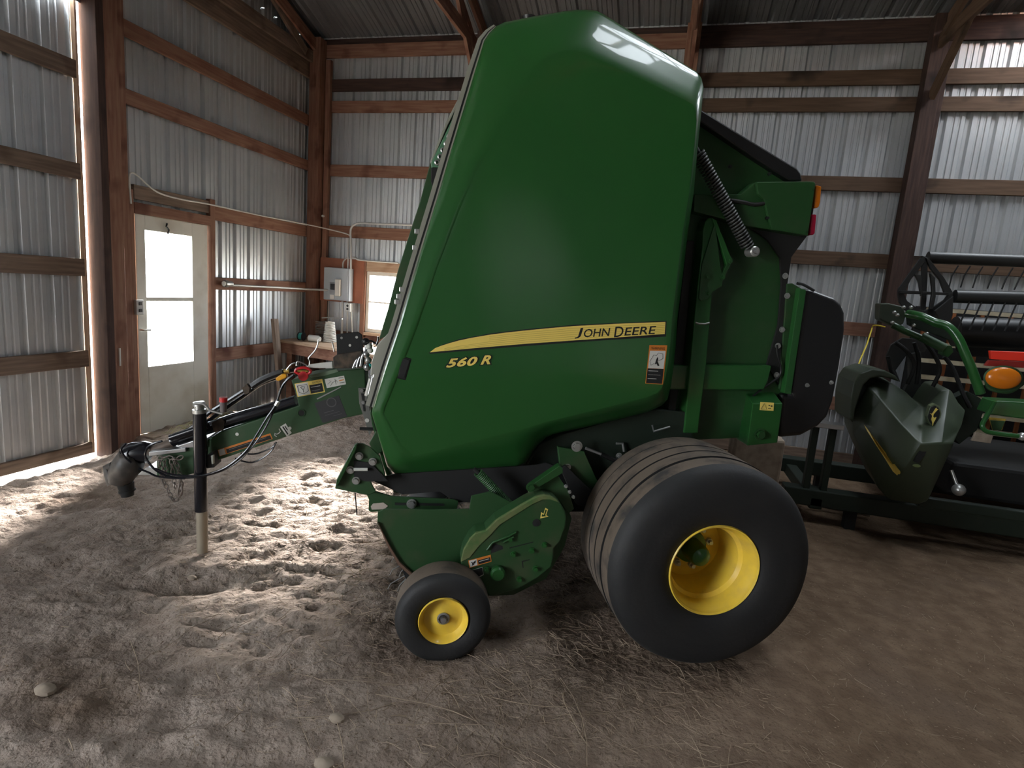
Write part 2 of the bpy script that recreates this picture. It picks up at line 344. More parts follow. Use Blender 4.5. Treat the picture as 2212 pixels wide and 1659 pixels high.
# knee braces from post to roof
board((2.33,YG-.16,3.95),(2.36,5.9,5.05),.12,.04,WOODB,Z); board((-.06,YG-.16,3.85),(-.03,6.05,4.95),.12,.04,WOODR,Z); board((-2.5,YG-.16,3.95),(-2.5,5.9,5.0),.12,.04,WOODR,Z)
# --- sliding door on the left (open part beyond the frame)
SD=struct(bpy.data.objects.new('door_2',None)); COL.objects.link(SD); SD.location=(-4.97,3.6,-.1)
def rel(o,par):
    bpy.context.view_layer.update(); o.parent=par; o.matrix_parent_inverse=par.matrix_world.inverted(); return o
mb=MB(); sheet(mb,0,-4.99,-1,2.22,3.965,-.06,3.8); rel(mb.build('door_sheet',GALV),SD)
for z0,z1 in ((3.16,3.30),(2.35,2.48),(1.535,1.685),(.735,.88),(-.07,0.03)):
    rel(board((-4.965,2.22,(z0+z1)/2),(-4.965,3.965,(z0+z1)/2),z1-z0,.038,WOODG,Z,name='door_rail'),SD)
rel(board((-4.965,3.970,-.07),(-4.965,3.970,3.8),.02,.045,WOODP,(0,1,0),name='door_stile'),SD)
# --- walk door
D1=struct(bpy.data.objects.new('door_1',None)); COL.objects.link(D1); D1.location=(-4.9,4.85,0)
mb=MB()
for (y0,y1,z0,z1) in ((4.41,4.515,.01,2.14),(5.08,5.29,.01,2.14),(4.515,5.08,.01,.68),(4.515,5.08,2.0,2.14),(4.515,5.08,1.325,1.365)): mb.box((-4.92,y0,z0),(-4.88,y1,z1))
rel(mb.build('door_leaf',DOORW,bevel=.004),D1)
mb=MB(); mb.box((-4.905,4.515,.68),(-4.899,5.08,1.325)); rel(mb.build('glass_pane',GLASSD),D1)
mb=MB(); mb.box((-4.905,4.515,1.365),(-4.899,5.08,2.0)); rel(mb.build('glass_pane',GLASSD),D1)
mb=MB(); mb.tube([(-4.875,4.43,1.05),(-4.83,4.43,1.05),(-4.825,4.50,1.05)],.009); rel(mb.build('door_handle',ZINC,smooth=True),D1)
mb=MB(); mb.tube([(-4.87,4.76,2.09),(-4.86,4.74,2.06),(-4.86,4.77,2.03),(-4.865,4.76,1.99)],.008); rel(mb.build('door_hook',BLACKM,smooth=True),D1)
mb=MB(); mb.prism([(-4.87,4.38,-.02),(-4.87,5.30,-.02),(-4.70,5.30,-.02),(-4.70,4.38,-.02)],(0,0,.03)); rel(mb.build('door_sill',CARD),D1)
# --- window in the back wall
W1=struct(bpy.data.objects.new('window_1',None)); COL.objects.link(W1); W1.location=(-3.64,7.22,1.02)
mb=MB()
for (a,b,c,d) in ((-4.0,-3.955,.98,1.80),(-3.33,-3.28,.98,1.80),(-3.96,-3.33,.98,1.03),(-3.96,-3.33,1.755,1.80),(-3.96,-3.33,1.385,1.405)): mb.box((a,7.17,c),(b,7.24,d))
rel(mb.build('window_frame',DOORW,bevel=.003),W1)
mb=MB(); mb.box((-3.96,7.205,1.03),(-3.33,7.209,1.76)); rel(mb.build('glass_pane',GLASS),W1)
for q in (((-4.04,7.17,.9),(-4.04,7.17,1.95)),((-3.24,7.17,.9),(-3.24,7.17,1.95))): rel(board(*q,.07,.05,WOODR,(1,0,0),name='window_jamb'),W1)
rel(board((-4.0,7.175,1.87),(-3.28,7.175,1.87),.13,.05,WOODP,Z,name='window_header'),W1); rel(board((-4.0,7.16,.955),(-3.28,7.16,.955),.04,.07,WOODP,Z,name='window_sill'),W1)
# --- dirt floor
X0,X1,Y0,Y1,STEP=-5.3,7.6,-.3,7.7,.024
nx=int((X1-X0)/STEP)+1; ny=int((Y1-Y0)/STEP)+1
_T={}
def vnoise(X,Y,seed):
    if seed not in _T: _T[seed]=np.random.RandomState(seed).rand(256,256)
    T=_T[seed]; xi=np.floor(X).astype(int);yi=np.floor(Y).astype(int);fx=X-xi;fy=Y-yi
    fx=fx*fx*(3-2*fx);fy=fy*fy*(3-2*fy); g=lambda a,b:T[a%256,b%256]
    return (g(xi,yi)*(1-fx)+g(xi+1,yi)*fx)*(1-fy)+(g(xi,yi+1)*(1-fx)+g(xi+1,yi+1)*fx)*fy-.5
def ground(X,Y):
    X=np.asarray(X,float);Y=np.asarray(Y,float)
    h=.030*vnoise(X*.9,Y*.9,1)+.016*vnoise(X*3,Y*3,2)
    a=math.radians(25); U=X*math.cos(a)+Y*math.sin(a); V=-X*math.sin(a)+Y*math.cos(a)
    rough=np.clip((.6-X)/2.2,.12,1)
    h+=rough*(.036*vnoise(U*5,V*9,3)+.026*vnoise(U*12,V*20,4)+.020*vnoise(U*25,V*36,8))+.006*vnoise(X*34,Y*34,5)-rough*.028*np.clip(vnoise(U*8,V*15,11)-.18,0,1)
    # smooth hollow in front of the jack, small pile at the corner of the walk door
    ha=math.radians(26); hu=(X+2.3)*math.cos(ha)+(Y-2.38)*math.sin(ha); hv=-(X+2.3)*math.sin(ha)+(Y-2.38)*math.cos(ha); hd=np.exp(-(hu/.30)**2-(hv/.085)**2); h=h*(1-.6*hd)-.055*hd; h+=.018*np.exp(-(hu/.4)**2-((hv-.16)/.06)**2)
    h+=.05*np.exp(-((X+4.6)/.3)**2-((Y-4.9)/.4)**2)
    h-=.13*np.clip((-4.6-X)/.22,0,1)*np.clip((4.12-Y)/.15,0,1)
    # flatten under the wheels
    for cx,cy,r in ((.55,2.72,.55),(-.85,2.27,.25)): h*=1-.9*np.exp(-(((X-cx)**2+(Y-cy)**2)/r**2)**2)
    return h-.012
gx=np.linspace(X0,X1,nx);gy=np.linspace(Y0,Y1,ny);GX,GY=np.meshgrid(gx,gy); GZ=ground(GX,GY)
V=np.stack([GX.ravel(),GY.ravel(),GZ.ravel()],1); I=np.arange(nx*ny).reshape(ny,nx)
F=np.stack([I[:-1,:-1].ravel(),I[:-1,1:].ravel(),I[1:,1:].ravel(),I[1:,:-1].ravel()],1)
me=bpy.data.meshes.new('floor'); me.from_pydata(V.tolist(),[],F.tolist()); me.polygons.foreach_set('use_smooth',[True]*len(me.polygons)); me.update()
def dirtmat():
    M=bpy.data.materials.new('dirt'); M.use_nodes=True; N=M.node_tree.nodes; L=M.node_tree.links; b=N['Principled BSDF']; tc=N.new('ShaderNodeTexCoord')
    def noise(s,d=6):
        n=N.new('ShaderNodeTexNoise'); n.inputs['Scale'].default_value=s; n.inputs['Detail'].default_value=d; L.new(tc.outputs['Object'],n.inputs['Vector']); return n
    def mix(fac,lo,hi,A,B):
        r=N.new('ShaderNodeMapRange'); r.inputs[1].default_value=lo; r.inputs[2].default_value=hi; L.new(fac,r.inputs[0])
        x=N.new('ShaderNodeMix'); x.data_type='RGBA'; L.new(r.outputs[0],x.inputs['Factor'])
        for k,c in (('A',A),('B',B)):
            if isinstance(c,tuple): x.inputs[k].default_value=(*c,1)
            else: L.new(c,x.inputs[k])
        return x.outputs['Result']
    n1=noise(1.1);n2=noise(9);n3=noise(85,8)
    sp=N.new('ShaderNodeSeparateXYZ'); L.new(tc.outputs['Object'],sp.inputs[0])
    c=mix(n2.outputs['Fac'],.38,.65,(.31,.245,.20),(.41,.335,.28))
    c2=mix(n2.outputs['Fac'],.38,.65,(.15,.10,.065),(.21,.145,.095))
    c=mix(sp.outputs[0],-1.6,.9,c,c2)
    c=mix(n1.outputs['Fac'],.55,.72,c,(.17,.12,.085)); c=mix(n3.outputs['Fac'],.60,.70,c,(.13,.09,.06)); 
    v=N.new('ShaderNodeTexVoronoi'); v.inputs['Scale'].default_value=28; L.new(tc.outputs['Object'],v.inputs['Vector'])
    c=mix(v.outputs['Distance'],.13,.05,c,(.34,.25,.17))
    L.new(c,b.inputs['Base Color']); b.inputs['Roughness'].default_value=.95; b.inputs['Specular IOR Level'].default_value=.1
    bb=N.new('ShaderNodeBump'); bb.inputs['Strength'].default_value=.7; bb.inputs['Distance'].default_value=.010; L.new(n3.outputs['Fac'],bb.inputs['Height'])
    b2=N.new('ShaderNodeBump'); b2.inputs['Strength'].default_value=.9; b2.inputs['Distance'].default_value=.03; n4=noise(24,6); L.new(n4.outputs['Fac'],b2.inputs['Height']); L.new(bb.outputs[0],b2.inputs['Normal']); L.new(b2.outputs[0],b.inputs['Normal']); return M
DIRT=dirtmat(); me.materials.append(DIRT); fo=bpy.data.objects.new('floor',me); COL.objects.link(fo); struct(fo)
mb=MB(); mb.add([(-5.2,FRONT_Y,-.02),(RIGHT_X,FRONT_Y,-.02),(RIGHT_X,Y0,-.02),(-5.2,Y0,-.02)],[(0,1,2,3)]); mb.add([(X1,Y0,-.02),(RIGHT_X,Y0,-.02),(RIGHT_X,YG+.05,-.02),(X1,YG+.05,-.02)],[(0,1,2,3)])
struct(mb.build('floor_far',DIRT))
mb=MB(); mb.add([(-60,-60,-.15),(60,-60,-.15),(60,60,-.15),(-60,60,-.15)],[(0,1,2,3)]); struct(mb.build('ground_outside',mat('outside_ground',(.42,.40,.34),.9)))
def gz(x,y): return float(ground(x,y))
# --- straw litter
mb=MB()
def straw(x,y,L,w,curve=.1,lift=.004):
    a=random.uniform(0,6.283); c,s=math.cos(a),math.sin(a); k=4 if L>.12 else 2; b=random.uniform(-curve,curve)*L; V=[]; tilt=random.uniform(0,.25)*min(L,.08)
    for i in range(k+1):
        t=i/k-.5; o=b*(t*t*4-1); px=x+c*t*L-s*o; py=y+s*t*L+c*o; z=gz(px,py)+lift+tilt*(t+.5)
        V+= [(px-s*w/2,py+c*w/2,z),(px+s*w/2,py-c*w/2,z+w*.3),(px,py,z+w*.8)]
    F=[]
    for i in range(k):
        for j in range(3): F.append((i*3+j,i*3+(j+1)%3,i*3+3+(j+1)%3,i*3+3+j))
    mb.add(V,F)
def cluster(n,cx,cy,sx,sy,l0,l1,w0=.0015,w1=.004):
    for _ in range(n):
        x=random.gauss(cx,sx);y=random.gauss(cy,sy)
        if not(-4.7<x<7 and -1<y<7): continue
        straw(x,y,random.uniform(l0,l1),random.uniform(w0,w1))
cluster(1500,-1.1,3.3,.55,.55,.02,.10); cluster(1000,-.35,2.5,.4,.25,.015,.07,.0012,.003); cluster(600,-.3,1.95,.7,.35,.015,.09,.001,.0025); cluster(700,-1.3,4.0,.9,.7,.02,.10)
cluster(500,.6,1.9,1.2,.6,.012,.05,.001,.002); cluster(600,-1.8,2.8,1.0,.8,.02,.10); cluster(700,2.3,3.2,1.2,1.0,.012,.06,.0012,.0025); cluster(45,-.3,1.95,.5,.25,.25,.5,.0015,.003); cluster(25,-1.0,2.2,.9,.5,.2,.45,.0015,.0025)
cluster(12,1.3,1.6,.5,.3,.2,.45,.0015,.003); cluster(300,-4.3,4.8,.3,.4,.03,.2)
tag(mb.build('straw_litter',STRAW),'loose pale straw and broken stalks strewn over the dirt floor','straw',kind='stuff')
# ================================================================ ROUND BALER
BAL=thing('round_baler','large green round baler with tall side shield and yellow wheel rims','baler')
Mb=Matrix.Identity(4)
for i in range(3):
    for j in range(3): Mb[i][j]=BR[i][j]
    Mb[i][3]=BO[i]
BAL.matrix_world=Mb
def pp(pts,y): return [bp(a,b,y) for a,b in pts]
def plate(name,pts,y,dy,material,parent=BAL,bevel=.003,**k):
    return MB().prism(pp(pts,y),(0,dy,0)).build(name,material,parent,bevel=bevel,**k)
def bolt(mb,px,py,y,r=.012,h=.012,n=6):
    c=bp(px,py,y); mb.lathe([(0,r*1.5),(-.003,r*1.5),(-.003,r)],c,n=16); mb.lathe([(-.003,r),(-.003-h,r),(-.003-h,0)],c,n=n)
def bolts(name,pts,y,r=.012,material=None,parent=BAL,h=.012):
    for a,b in pts:
        mb=MB(); bolt(mb,a,b,y,r,h); mb.build(name,material or GREEND,parent)
# ---- side shield
SB=[(853,1023),(836,1008),(803,893),(805.6,880),(831,795),(863,700),(900.6,571),(944,429),(973,330),(1025,157),(1046,88),(1057,71),(1071,57),(1090,48),(1152,35.5),(1220,24),(1248,21),(1268,21),(1288,23),(1306,32),(1400,91),(1504,154.5),(1514,167),(1518,185),(1514,228),(1504,324),(1496,420),(1484,500),(1469,630),(1462,685),(1458,746),(1453.5,789),(1448,833),(1440.5,864),(1429,876),(1400,890),(1300,915),(1196,938),(1180,945),(1161,962),(1134,1003),(1115,1011),(985,1018)]
SF=[(895,985),(868,960),(830,893),(833,880),(866,800),(905,700),(945,580),(995,450),(1030,370),(1090,270),(1125,195),(1140,168),(1155,146),(1170,133),(1188,121),(1208,113),(1218,110.5),(1243,111),(1262,116),(1285,127),(1380,170),(1481,218),(1496,228),(1502,242),(1504,262),(1498,330),(1488,420),(1475,500),(1459,630),(1452,685),(1447,746),(1443,785),(1437,815),(1429,838),(1419,848),(1396,858),(1300,882),(1200,906),(1180,911),(1160,917),(1132,925),(1105,932),(985,962)]
YS=.45; YB=.56
mb=MB(); nS=len(SB)
YBL=[.54,.51,.475,.475,.472,.472,.475,.48,.49,.51,.53,.545]; B0=[bp(a,b,YBL[i] if i<len(YBL) else YB) for i,(a,b) in enumerate(SB)]; F0=pp(SF,YS); lv=[]
def mixl(A,B,t,dy=0): return [a*(1-t)+b*t+np.array([0,dy,0]) for a,b in zip(A,B)]
loops=[mixl(B0,F0,0,.06),B0,mixl(B0,F0,.10,-.016),mixl(B0,F0,.30,-.014),mixl(B0,F0,.60,-.014),mixl(B0,F0,.85,-.010),mixl(B0,F0,.97,-.002),F0]
V=[p for l in loops for p in l]; F=[]
for i in range(len(loops)-1):
    for j in range(nS): F.append((i*nS+j,i*nS+(j+1)%nS,(i+1)*nS+(j+1)%nS,(i+1)*nS+j))
mb.add(V,F)
cen=np.mean(F0,0); inn=[cen+(p-cen)*.97 for p in F0]; o=len(mb.v); mb.add(F0+inn,[(i,(i+1)%nS,nS+(i+1)%nS,nS+i) for i in range(nS)]+[tuple(range(nS,2*nS))])
import bmesh
shield=mb.build('side_shield',GREEN,BAL)
bm=bmesh.new(); bm.from_mesh(shield.data); bmesh.ops.remove_doubles(bm,verts=bm.verts,dist=.0004); bmesh.ops.recalc_face_normals(bm,faces=bm.faces); bm.to_mesh(shield.data); bm.free()
shield.data.polygons.foreach_set('use_smooth',[True]*len(shield.data.polygons)); shield.data.set_sharp_from_angle(angle=math.radians(50))
sw=shield.modifiers.new('wn','WEIGHTED_NORMAL'); sw.keep_sharp=True; sw.weight=90
# front edge strips (flange and lip coloured pale for reflected door light, black seal)
ED=[(1071,57),(1057,71),(1046,88),(1025,157),(973,330),(944,429),(900.6,571),(863,700),(831,795),(805.6,880)]
def strip(name,path,a,b,y,dy,material):
    P=[np.array(p,float) for p in path]; A=[];B=[]
    for i,p in enumerate(P):
        t=P[min(i+1,len(P)-1)]-P[max(i-1,0)]; t/=np.linalg.norm(t); n=np.array([t[1],-t[0]]); n=n if n[0]<0 else -n
        k=min(1,.35+.25*i); A.append(p+n*a*k);B.append(p+n*b*k)
    return plate(name,[tuple(q) for q in A]+[tuple(q) for q in B[::-1]],y,dy,material,bevel=0)
strip('edge_lip',ED,0,3.2,.575,.03,CREAM); strip('rubber_seal',ED,3.2,7.5,.60,.03,BLACK); strip('front_flange',ED,7.5,17,.61,.04,CREAM)
ED2=[(803,893),(808,913),(836,1008),(848,1030),(852,1045)]
plate('lower_flange',[(801,880),(799,892),(803,915),(826,1000),(842,1048),(852,1048),(846,1026),(836,1008),(808,913),(803,893)],.60,.04,GREEND)
# ---- chamber body behind the shield
body=[(1003,190),(1048,92),(1064,70),(1100,58),(1250,38),(1300,52),(1490,170),(1506,240),(1709,395),(1690,560),(1690,700),(1668,850),(1650,940),(1400,960),(1250,1010),(1130,1010),(870,1006),(830,950),(812,890),(840,790),(868,700),(930,490)]
MB().prism(pp(body,.74),(0,1.24,0)).build('bale_chamber',GREENU,BAL,bevel=.01)
# front sheets left of the shield
plate('front_panel',[(1000,205),(961,269),(931,345),(906.6,438),(888.5,492),(858,589),(838,668),(828,700),(818,735),(870,705),(915,560),(985,300),(1012,205)],.70,1.3,GREENU)
plate('front_cover_strip',[(1056,72),(1025,127),(996,200),(961,269),(929,348),(933,352),(966,272),(1001,204),(1032,130),(1060,76)],.66,.06,CREAM)
pf=plate('perforated_plate',[(990,228),(975,262),(931,352),(933,361),(951,362),(962,340),(985,260),(994,232)],.655,.04,mat('pale_green_paint',(.10,.24,.14),.4))
for a,b in ((978,277),(970.5,295),(964,311),(957,325),(950.5,339),(944,351)):
    c=bp(a,b,.652); MB().lathe([(0,.014),(-.006,.012),(-.008,.008),(0,.007)],c,n=16).build('flanged_hole',STEEL,pf,smooth=True)
plate('black_gap_seal',[(931,362),(950,363),(936,405),(931,392)],.66,.03,BLACKM)
plate('front_cream_panel',[(842,716),(856,722),(828,800),(800,812),(803,780),(815,745)],.66,.2,CREAM)
MB().tube(smoothpath([bp(a,b,.63) for a,b in ((955,360),(945,390),(928,455),(906,520),(898,545),(880,600),(866,650),(850,700),(842,730))]),.006).build('cable',BLACKM,BAL,smooth=True)
for a,b in ((901,500),(896,535),(868,625),(862,640),(858,652)): MB().box(bp(a,b,.62)-.012,bp(a,b,.62)+.012).build('cable_clip',ZINC,BAL,bevel=.003)
MB().tube(smoothpath([bp(a,b,.64) for a,b in ((902,505),(908,498),(905,512),(900,520))]),.010).build('green_bracket',GREEND,BAL,smooth=True)
MB().lathe([(0,.04),(-.02,.035),(-.03,.0)],bp(1143,38,.9),axis='z').build('top_knob',BLACK,BAL,smooth=True)
# ---- handle recess and decals on the shield
hr=plate('latch_recess',[(859,766),(889,775),(876,822),(848,815)],YS-.002,.01,BLACK,shield); plate('latch_handle',[(866,772),(886,778),(874,816),(860,812)],YS-.006,.006,BLACKM,shield)
YD=YS-.0015
plate('stripe_outline',[(925.5,762.5),(951,746),(991,733),(1057,720.5),(1136,711),(1241,701.5),(1440,693),(1438.5,727),(1268,737.5),(1136,747.5),(1031,756),(930,764.5)],YD,.002,BLACKM,shield,bevel=0)
plate('stripe_decal',[(928.8,761),(940,752),(952.4,747.2),(970,741.5),(991.8,735.5),(1020,729.5),(1057,723.2),(1095,718.2),(1136,713.8),(1190,708.5),(1240.9,704.2),(1340,699),(1437.5,695.4),(1436,721.6),(1419,722.5),(1340,728.5),(1267,733.5),(1136,742.6),(1031,751.5)],YD-.0012,.001,PRINTY,shield,bevel=0)
for k in range(6):
    t=(k+1)/7; P=[]
    for x in (960,1057,1136,1240,1436):
        lo=np.interp(x,[928,1031,1136,1267,1436],[761,751.5,742.6,733.5,721.6]); hi=np.interp(x,[928,952,992,1057,1136,1241,1437],[760,747.2,735.5,723.2,713.8,704.2,695.4])
        P.append((x,lo+(hi-lo)*t))
    P=[P[i] for i in range(len(P)) if P[i][0]>930+k*14]
    plate('pinstripe',P+[(a,b+.7) for a,b in P[::-1]],YD-.0018,.0005,mat('stripe_line_print',(.55,.40,.08),.5),shield,bevel=0)  # thin darker lines printed along the decal
def text_mesh(txt,offset=0.0,shear=0.0,spacing=1.0):
    cu=bpy.data.curves.new('lettering','FONT'); cu.body=txt; cu.offset=offset; cu.shear=shear; cu.space_character=spacing; cu.resolution_u=3
    ob=bpy.data.objects.new('lettering',cu); COL.objects.link(ob); bpy.context.view_layer.update()
    me=bpy.data.meshes.new_from_object(ob.evaluated_get(bpy.context.evaluated_depsgraph_get())); bpy.data.objects.remove(ob)
    V=np.array([v.co[:] for v in me.vertices]); F=[tuple(p.vertices) for p in me.polygons]; return V,F
def text_on(name,txt,corners,y,material,parent,offset=0.0,shear=0.0,spacing=1.0,ref=0.0,tf=None,th=.0008):
    """corners: bottom-left, bottom-right, top-left in pixels; ref: offset the corners were fitted for"""
    V0,_=text_mesh(txt,ref,shear,spacing); V1,F=text_mesh(txt,offset,shear,spacing)
    mn,mx=V0.min(0),V0.max(0); f=tf or (lambda a,b:bp(a,b,y)); bl,br,tl=[f(*c) for c in corners]
    u=(V1[:,0]-mn[0])/(mx[0]-mn[0]); w=(V1[:,1]-mn[1])/(mx[1]-mn[1])
    P=[bl+(br-bl)*a+(tl-bl)*b for a,b in zip(u,w)]
    n=np.cross(br-bl,tl-bl); n/=np.linalg.norm(n)
    mb=MB(); mb.add(P,F); return mb.build(name,material,parent)
YT=YD-.0022
for lab,mm,off,yy in (('lettering_outline',PRINTY,.045,YT+.0006),('lettering',BLACKM,.012,YT)):
    for txt,c in (('J',((1242,731.5),(1258,729.3),(1243.5,710.5))),('OHN',((1261,728.7),(1317,725.6),(1262,711.5))),('D',((1326.5,728.3),(1346,726.8),(1327.5,706.5))),('EERE',((1349,724.8),(1416,721.2),(1350,708)))):
        text_on(lab,txt,c,yy,mm,shield,offset=off,shear=.12,ref=.0)
for lab,mm,off,yy in (('model_number_outline',BLACKM,.10,YT+.0006),('model_number',PRINTY,.035,YT)):
    text_on(lab,'560',((963.5,794.5),(1030,789),(965.5,775)),yy,mm,shield,offset=off,shear=.25,ref=.03,spacing=1.06); text_on(lab,'R',((1038,788),(1059,786.5),(1041,768.5)),yy,mm,shield,offset=off,shear=.25,ref=.03)
def quad(q,u,v): # bilinear in px corners tl,tr,br,bl
    tl,tr,br,bl=[np.array(p,float) for p in q]; return tuple((tl*(1-u)+tr*u)*(1-v)+(bl*(1-u)+br*u)*v)
def label(q,y,parent,edge,bands,name='warning_decal',proj=None):
    """bands: list of (u0,v0,u1,v1,material) printed on the label"""
    f=proj or (lambda pts,yy:pp(pts,yy))
    d=MB().prism(f(q,y),(0,.001,0)).build(name,edge,parent)
    for k,(a,b,c,e,mm) in enumerate(bands):
        MB().prism(f([quad(q,a,b),quad(q,c,b),quad(q,c,e),quad(q,a,e)],y-.0008-.0004*(k%3)),(0,.0006,0)).build('print',mm,parent)
    return d
lab=[(1403,745.5),(1441.5,746),(1432,830.5),(1394,828.5)]
label(lab,YD,shield,ORANGE,[(.06,.145,.94,.60,WHITE),(.04,.605,.94,.985,BLACKM)]+[(.1,.66+.05*k,.1+[.55,.75,.7,0,.5,.75][k],.672+.05*k,WHITE) for k in (0,1,2,4,5)])
text_on('print','WARNING',(quad(lab,.12,.115),quad(lab,.88,.115),quad(lab,.12,.05)),YD-.0022,BLACKM,shield)
plate('print',[quad(lab,u,v) for u,v in ((.42,.50),(.46,.38),(.52,.30),(.58,.36),(.55,.42),(.68,.52),(.6,.54),(.5,.47))],YD-.0024,.0005,BLACKM,shield,bevel=0)
MB().tube([bp(*quad(lab,u,v),YD-.002) for u,v in ((.12,.42),(.3,.25),(.45,.27),(.55,.2),(.8,.22),(.84,.34),(.6,.4))],.0008,n=4).build('print',BLACKM,shield)
MB().tube([bp(*quad(lab,u,v),YD-.002) for u,v in ((.12,.42),(.2,.52),(.4,.46))],.0008,n=4).build('print',BLACKM,shield)
# ---- rear gate side
gate=plate('rear_gate',[(1480,255),(1516,262),(1706,392),(1740,398),(1738,505),(1706,556),(1695,613),(1689,850),(1680,940),(1560,948),(1440,948),(1440,870),(1466,640),(1480,520)],.70,.03,GREEND)
plate('gate_top_band',[(1511,234),(1583.7,279.7),(1712,357.4),(1722,363),(1730,374),(1734,391),(1706.6,391),(1683,377),(1600,322),(1510,262)],.66,1.36,BLACK,bevel=.008)
plate('gate_opening_shade',[(1611,488),(1744.6,508),(1709.6,555),(1701,613),(1733,624),(1720,700),(1695,847),(1690,843),(1657,789),(1682,702),(1689,613),(1686,558),(1660,520),(1640,505)],.685,.02,BLACKM,bevel=0)  # black sheet stands in for the dark inside of the rear opening
plate('gate_edge_plate',[(1701,613),(1712,612),(1733,624),(1714,740),(1695,850),(1684,840),(1694,700)],.675,.02,GREENU)
plate('gate_edge_rail',[(1728,622),(1742,627),(1709,852),(1694,850)],.64,.04,GREEN)
bx=plate('lamp_bracket',[(1632,393.6),(1752,392.2),(1759,393.5),(1761,397),(1744.6,507.5),(1740,508),(1612,488),(1560,472),(1499,457),(1500,420),(1600,420)],.62,.07,GREEND)
plate('lamp_panel',[(1634,393),(1752,391.7),(1760,392.7),(1762,397),(1745.5,508.5),(1668,496),(1650,430),(1638,420)],.60,.02,GREEND,bevel=.004)
bolts('bolt',[(1753,411),(1739,502),(1656,471),(1661,376),(1576,360)],.615,.007,BLACK)
plate('amber_lamp',[(1766,400),(1775,402.6),(1772,437),(1769,447),(1765,449.6),(1759,448.7),(1763,402)],.62,.16,AMBER,bevel=.006)
plate('red_lamp',[(1753.6,463),(1764.5,463),(1761,504),(1757,508),(1749,507.5)],.62,.16,RED,bevel=.006)
plate('lamp_backing',[(1758,400),(1764,400),(1757,455),(1749,509),(1743,509)],.64,.14,BLACK,bevel=.002)
MB().tube(smoothpath([bp(a,b,.612) for a,b in ((1580,433),(1605,437),(1630,441),(1655,439),(1664,446))]),[.003]*24+[.012]).build('wire_loom',BLACKM,BAL,smooth=True) if False else MB().tube(smoothpath([bp(a,b,.61) for a,b in ((1578,433),(1605,437),(1630,442),(1655,439),(1665,446))]),.010).build('wire_loom',BLACKM,BAL,smooth=True)
# coil spring
def coil(name,p0,p1,r,turns,wire,material,parent=BAL):
    p0=Vector(p0);p1=Vector(p1); t=(p1-p0).normalized(); u=t.orthogonal().normalized(); w=t.cross(u); n=turns*14
    P=[p0+(p1-p0)*(i/n)+(u*math.cos(2*math.pi*i/14)+w*math.sin(2*math.pi*i/14))*r for i in range(n+1)]
    return MB().tube(P,wire,n=6).build(name,material,parent,smooth=True)
coil('tension_spring',bp(1506,328,.60),bp(1616,534,.60),.029,34,.0062,mat('spring_steel',(.05,.05,.048),.5,.5))
MB().tube([bp(1500,316,.60),bp(1628,552,.60)],.014).build('spring_core',BLACKM,BAL,smooth=True)
mb=MB(); c=bp(1629,543.5,.58); mb.lathe([(.05,.027),(-.01,.027),(-.014,.022),(-.014,.012)],c,n=24); mb.lathe([(-.014,.012),(-.03,.011),(-.03,0)],c,n=6); mb.build('spring_bolt',ZINC,BAL,smooth=True)
# post, gusset and crossbeam of the frame
plate('frame_post',[(1519,498),(1524,478),(1530,470),(1538,470),(1545,480),(1550,572),(1540,627),(1534,688),(1527,778),(1508,936),(1477,936),(1494,760),(1501,685),(1507,624),(1517,537)],.61,.09,GREEN,bevel=.006)
plate('gusset_plate',[(1517,570),(1545,480),(1556,570),(1562,600),(1560,618),(1541,630),(1530,646),(1514,650),(1510,645)],.60,.02,GREEND)
plate('gusset_brace',[(1538,470),(1548,476),(1580,558),(1578,572),(1570,572)],.60,.03,GREEN)
plate('gusset_brace',[(1578,555),(1584,560),(1558,612),(1552,606)],.60,.03,GREEND)
plate('crossbeam',[(1449,789),(1667,790),(1660,822),(1650,842),(1440,842)],.635,.06,GREEN,bevel=.006)
plate('recess_shade',[(1484,520),(1500,520),(1477,770),(1452,935),(1438,935),(1460,740)],.66,.04,BLACKM)  # black sheet painting the shade in the recess between shield and post
bolts('bolt',[(1561,599),(1577,563),(1530,634),(1528,598)],.595,.010,GREEND)
MB().tube([bp(1502,697,.605),bp(1510,699.5,.602),bp(1522,700,.602),bp(1532,697.5,.605)],.005).build('weld_ridge',ZINC,BAL,smooth=True)
bolts('gate_bolt',[(1700,639),(1689,712),(1680,747),(1677,810),(1696,596)],.67,.011,ZINC)
MB().tube(smoothpath([bp(a,b,.655) for a,b in ((1678,745),(1680,770),(1687,795),(1684,812),(1668,825),(1650,838),(1625,858),(1618,880),(1610,925))]),.006).build('hydraulic_hose',BLACK,BAL,smooth=True)
# tail box
tb=MB(); f0=pp([(1625.6,872),(1691,872),(1679,957),(1614,963)],.52); b0=pp([(1609,846),(1668,842),(1672,900),(1590,948)],.74)
tb.loft(f0,b0); tb.build('tail_box',GREEN,BAL,bevel=.005)
lb=[(1642.5,868.5),(1672,870),(1671,887.5),(1641,886)]
label(lb,.515,BAL,PRINTY,[(.62,.3,.72,.42,BLACKM),(.78,.35,.9,.5,BLACKM),(.6,.7,.8,.76,BLACKM)])
MB().tube([bp(*quad(lb,u,v),.512) for u,v in ((.08,.85),(.3,.15),(.5,.85),(.08,.85))],.001,n=4).build('print',BLACKM,BAL)
bolts('tail_bolt',[(1641,938)],.515,.022,GREEND,h=.02)
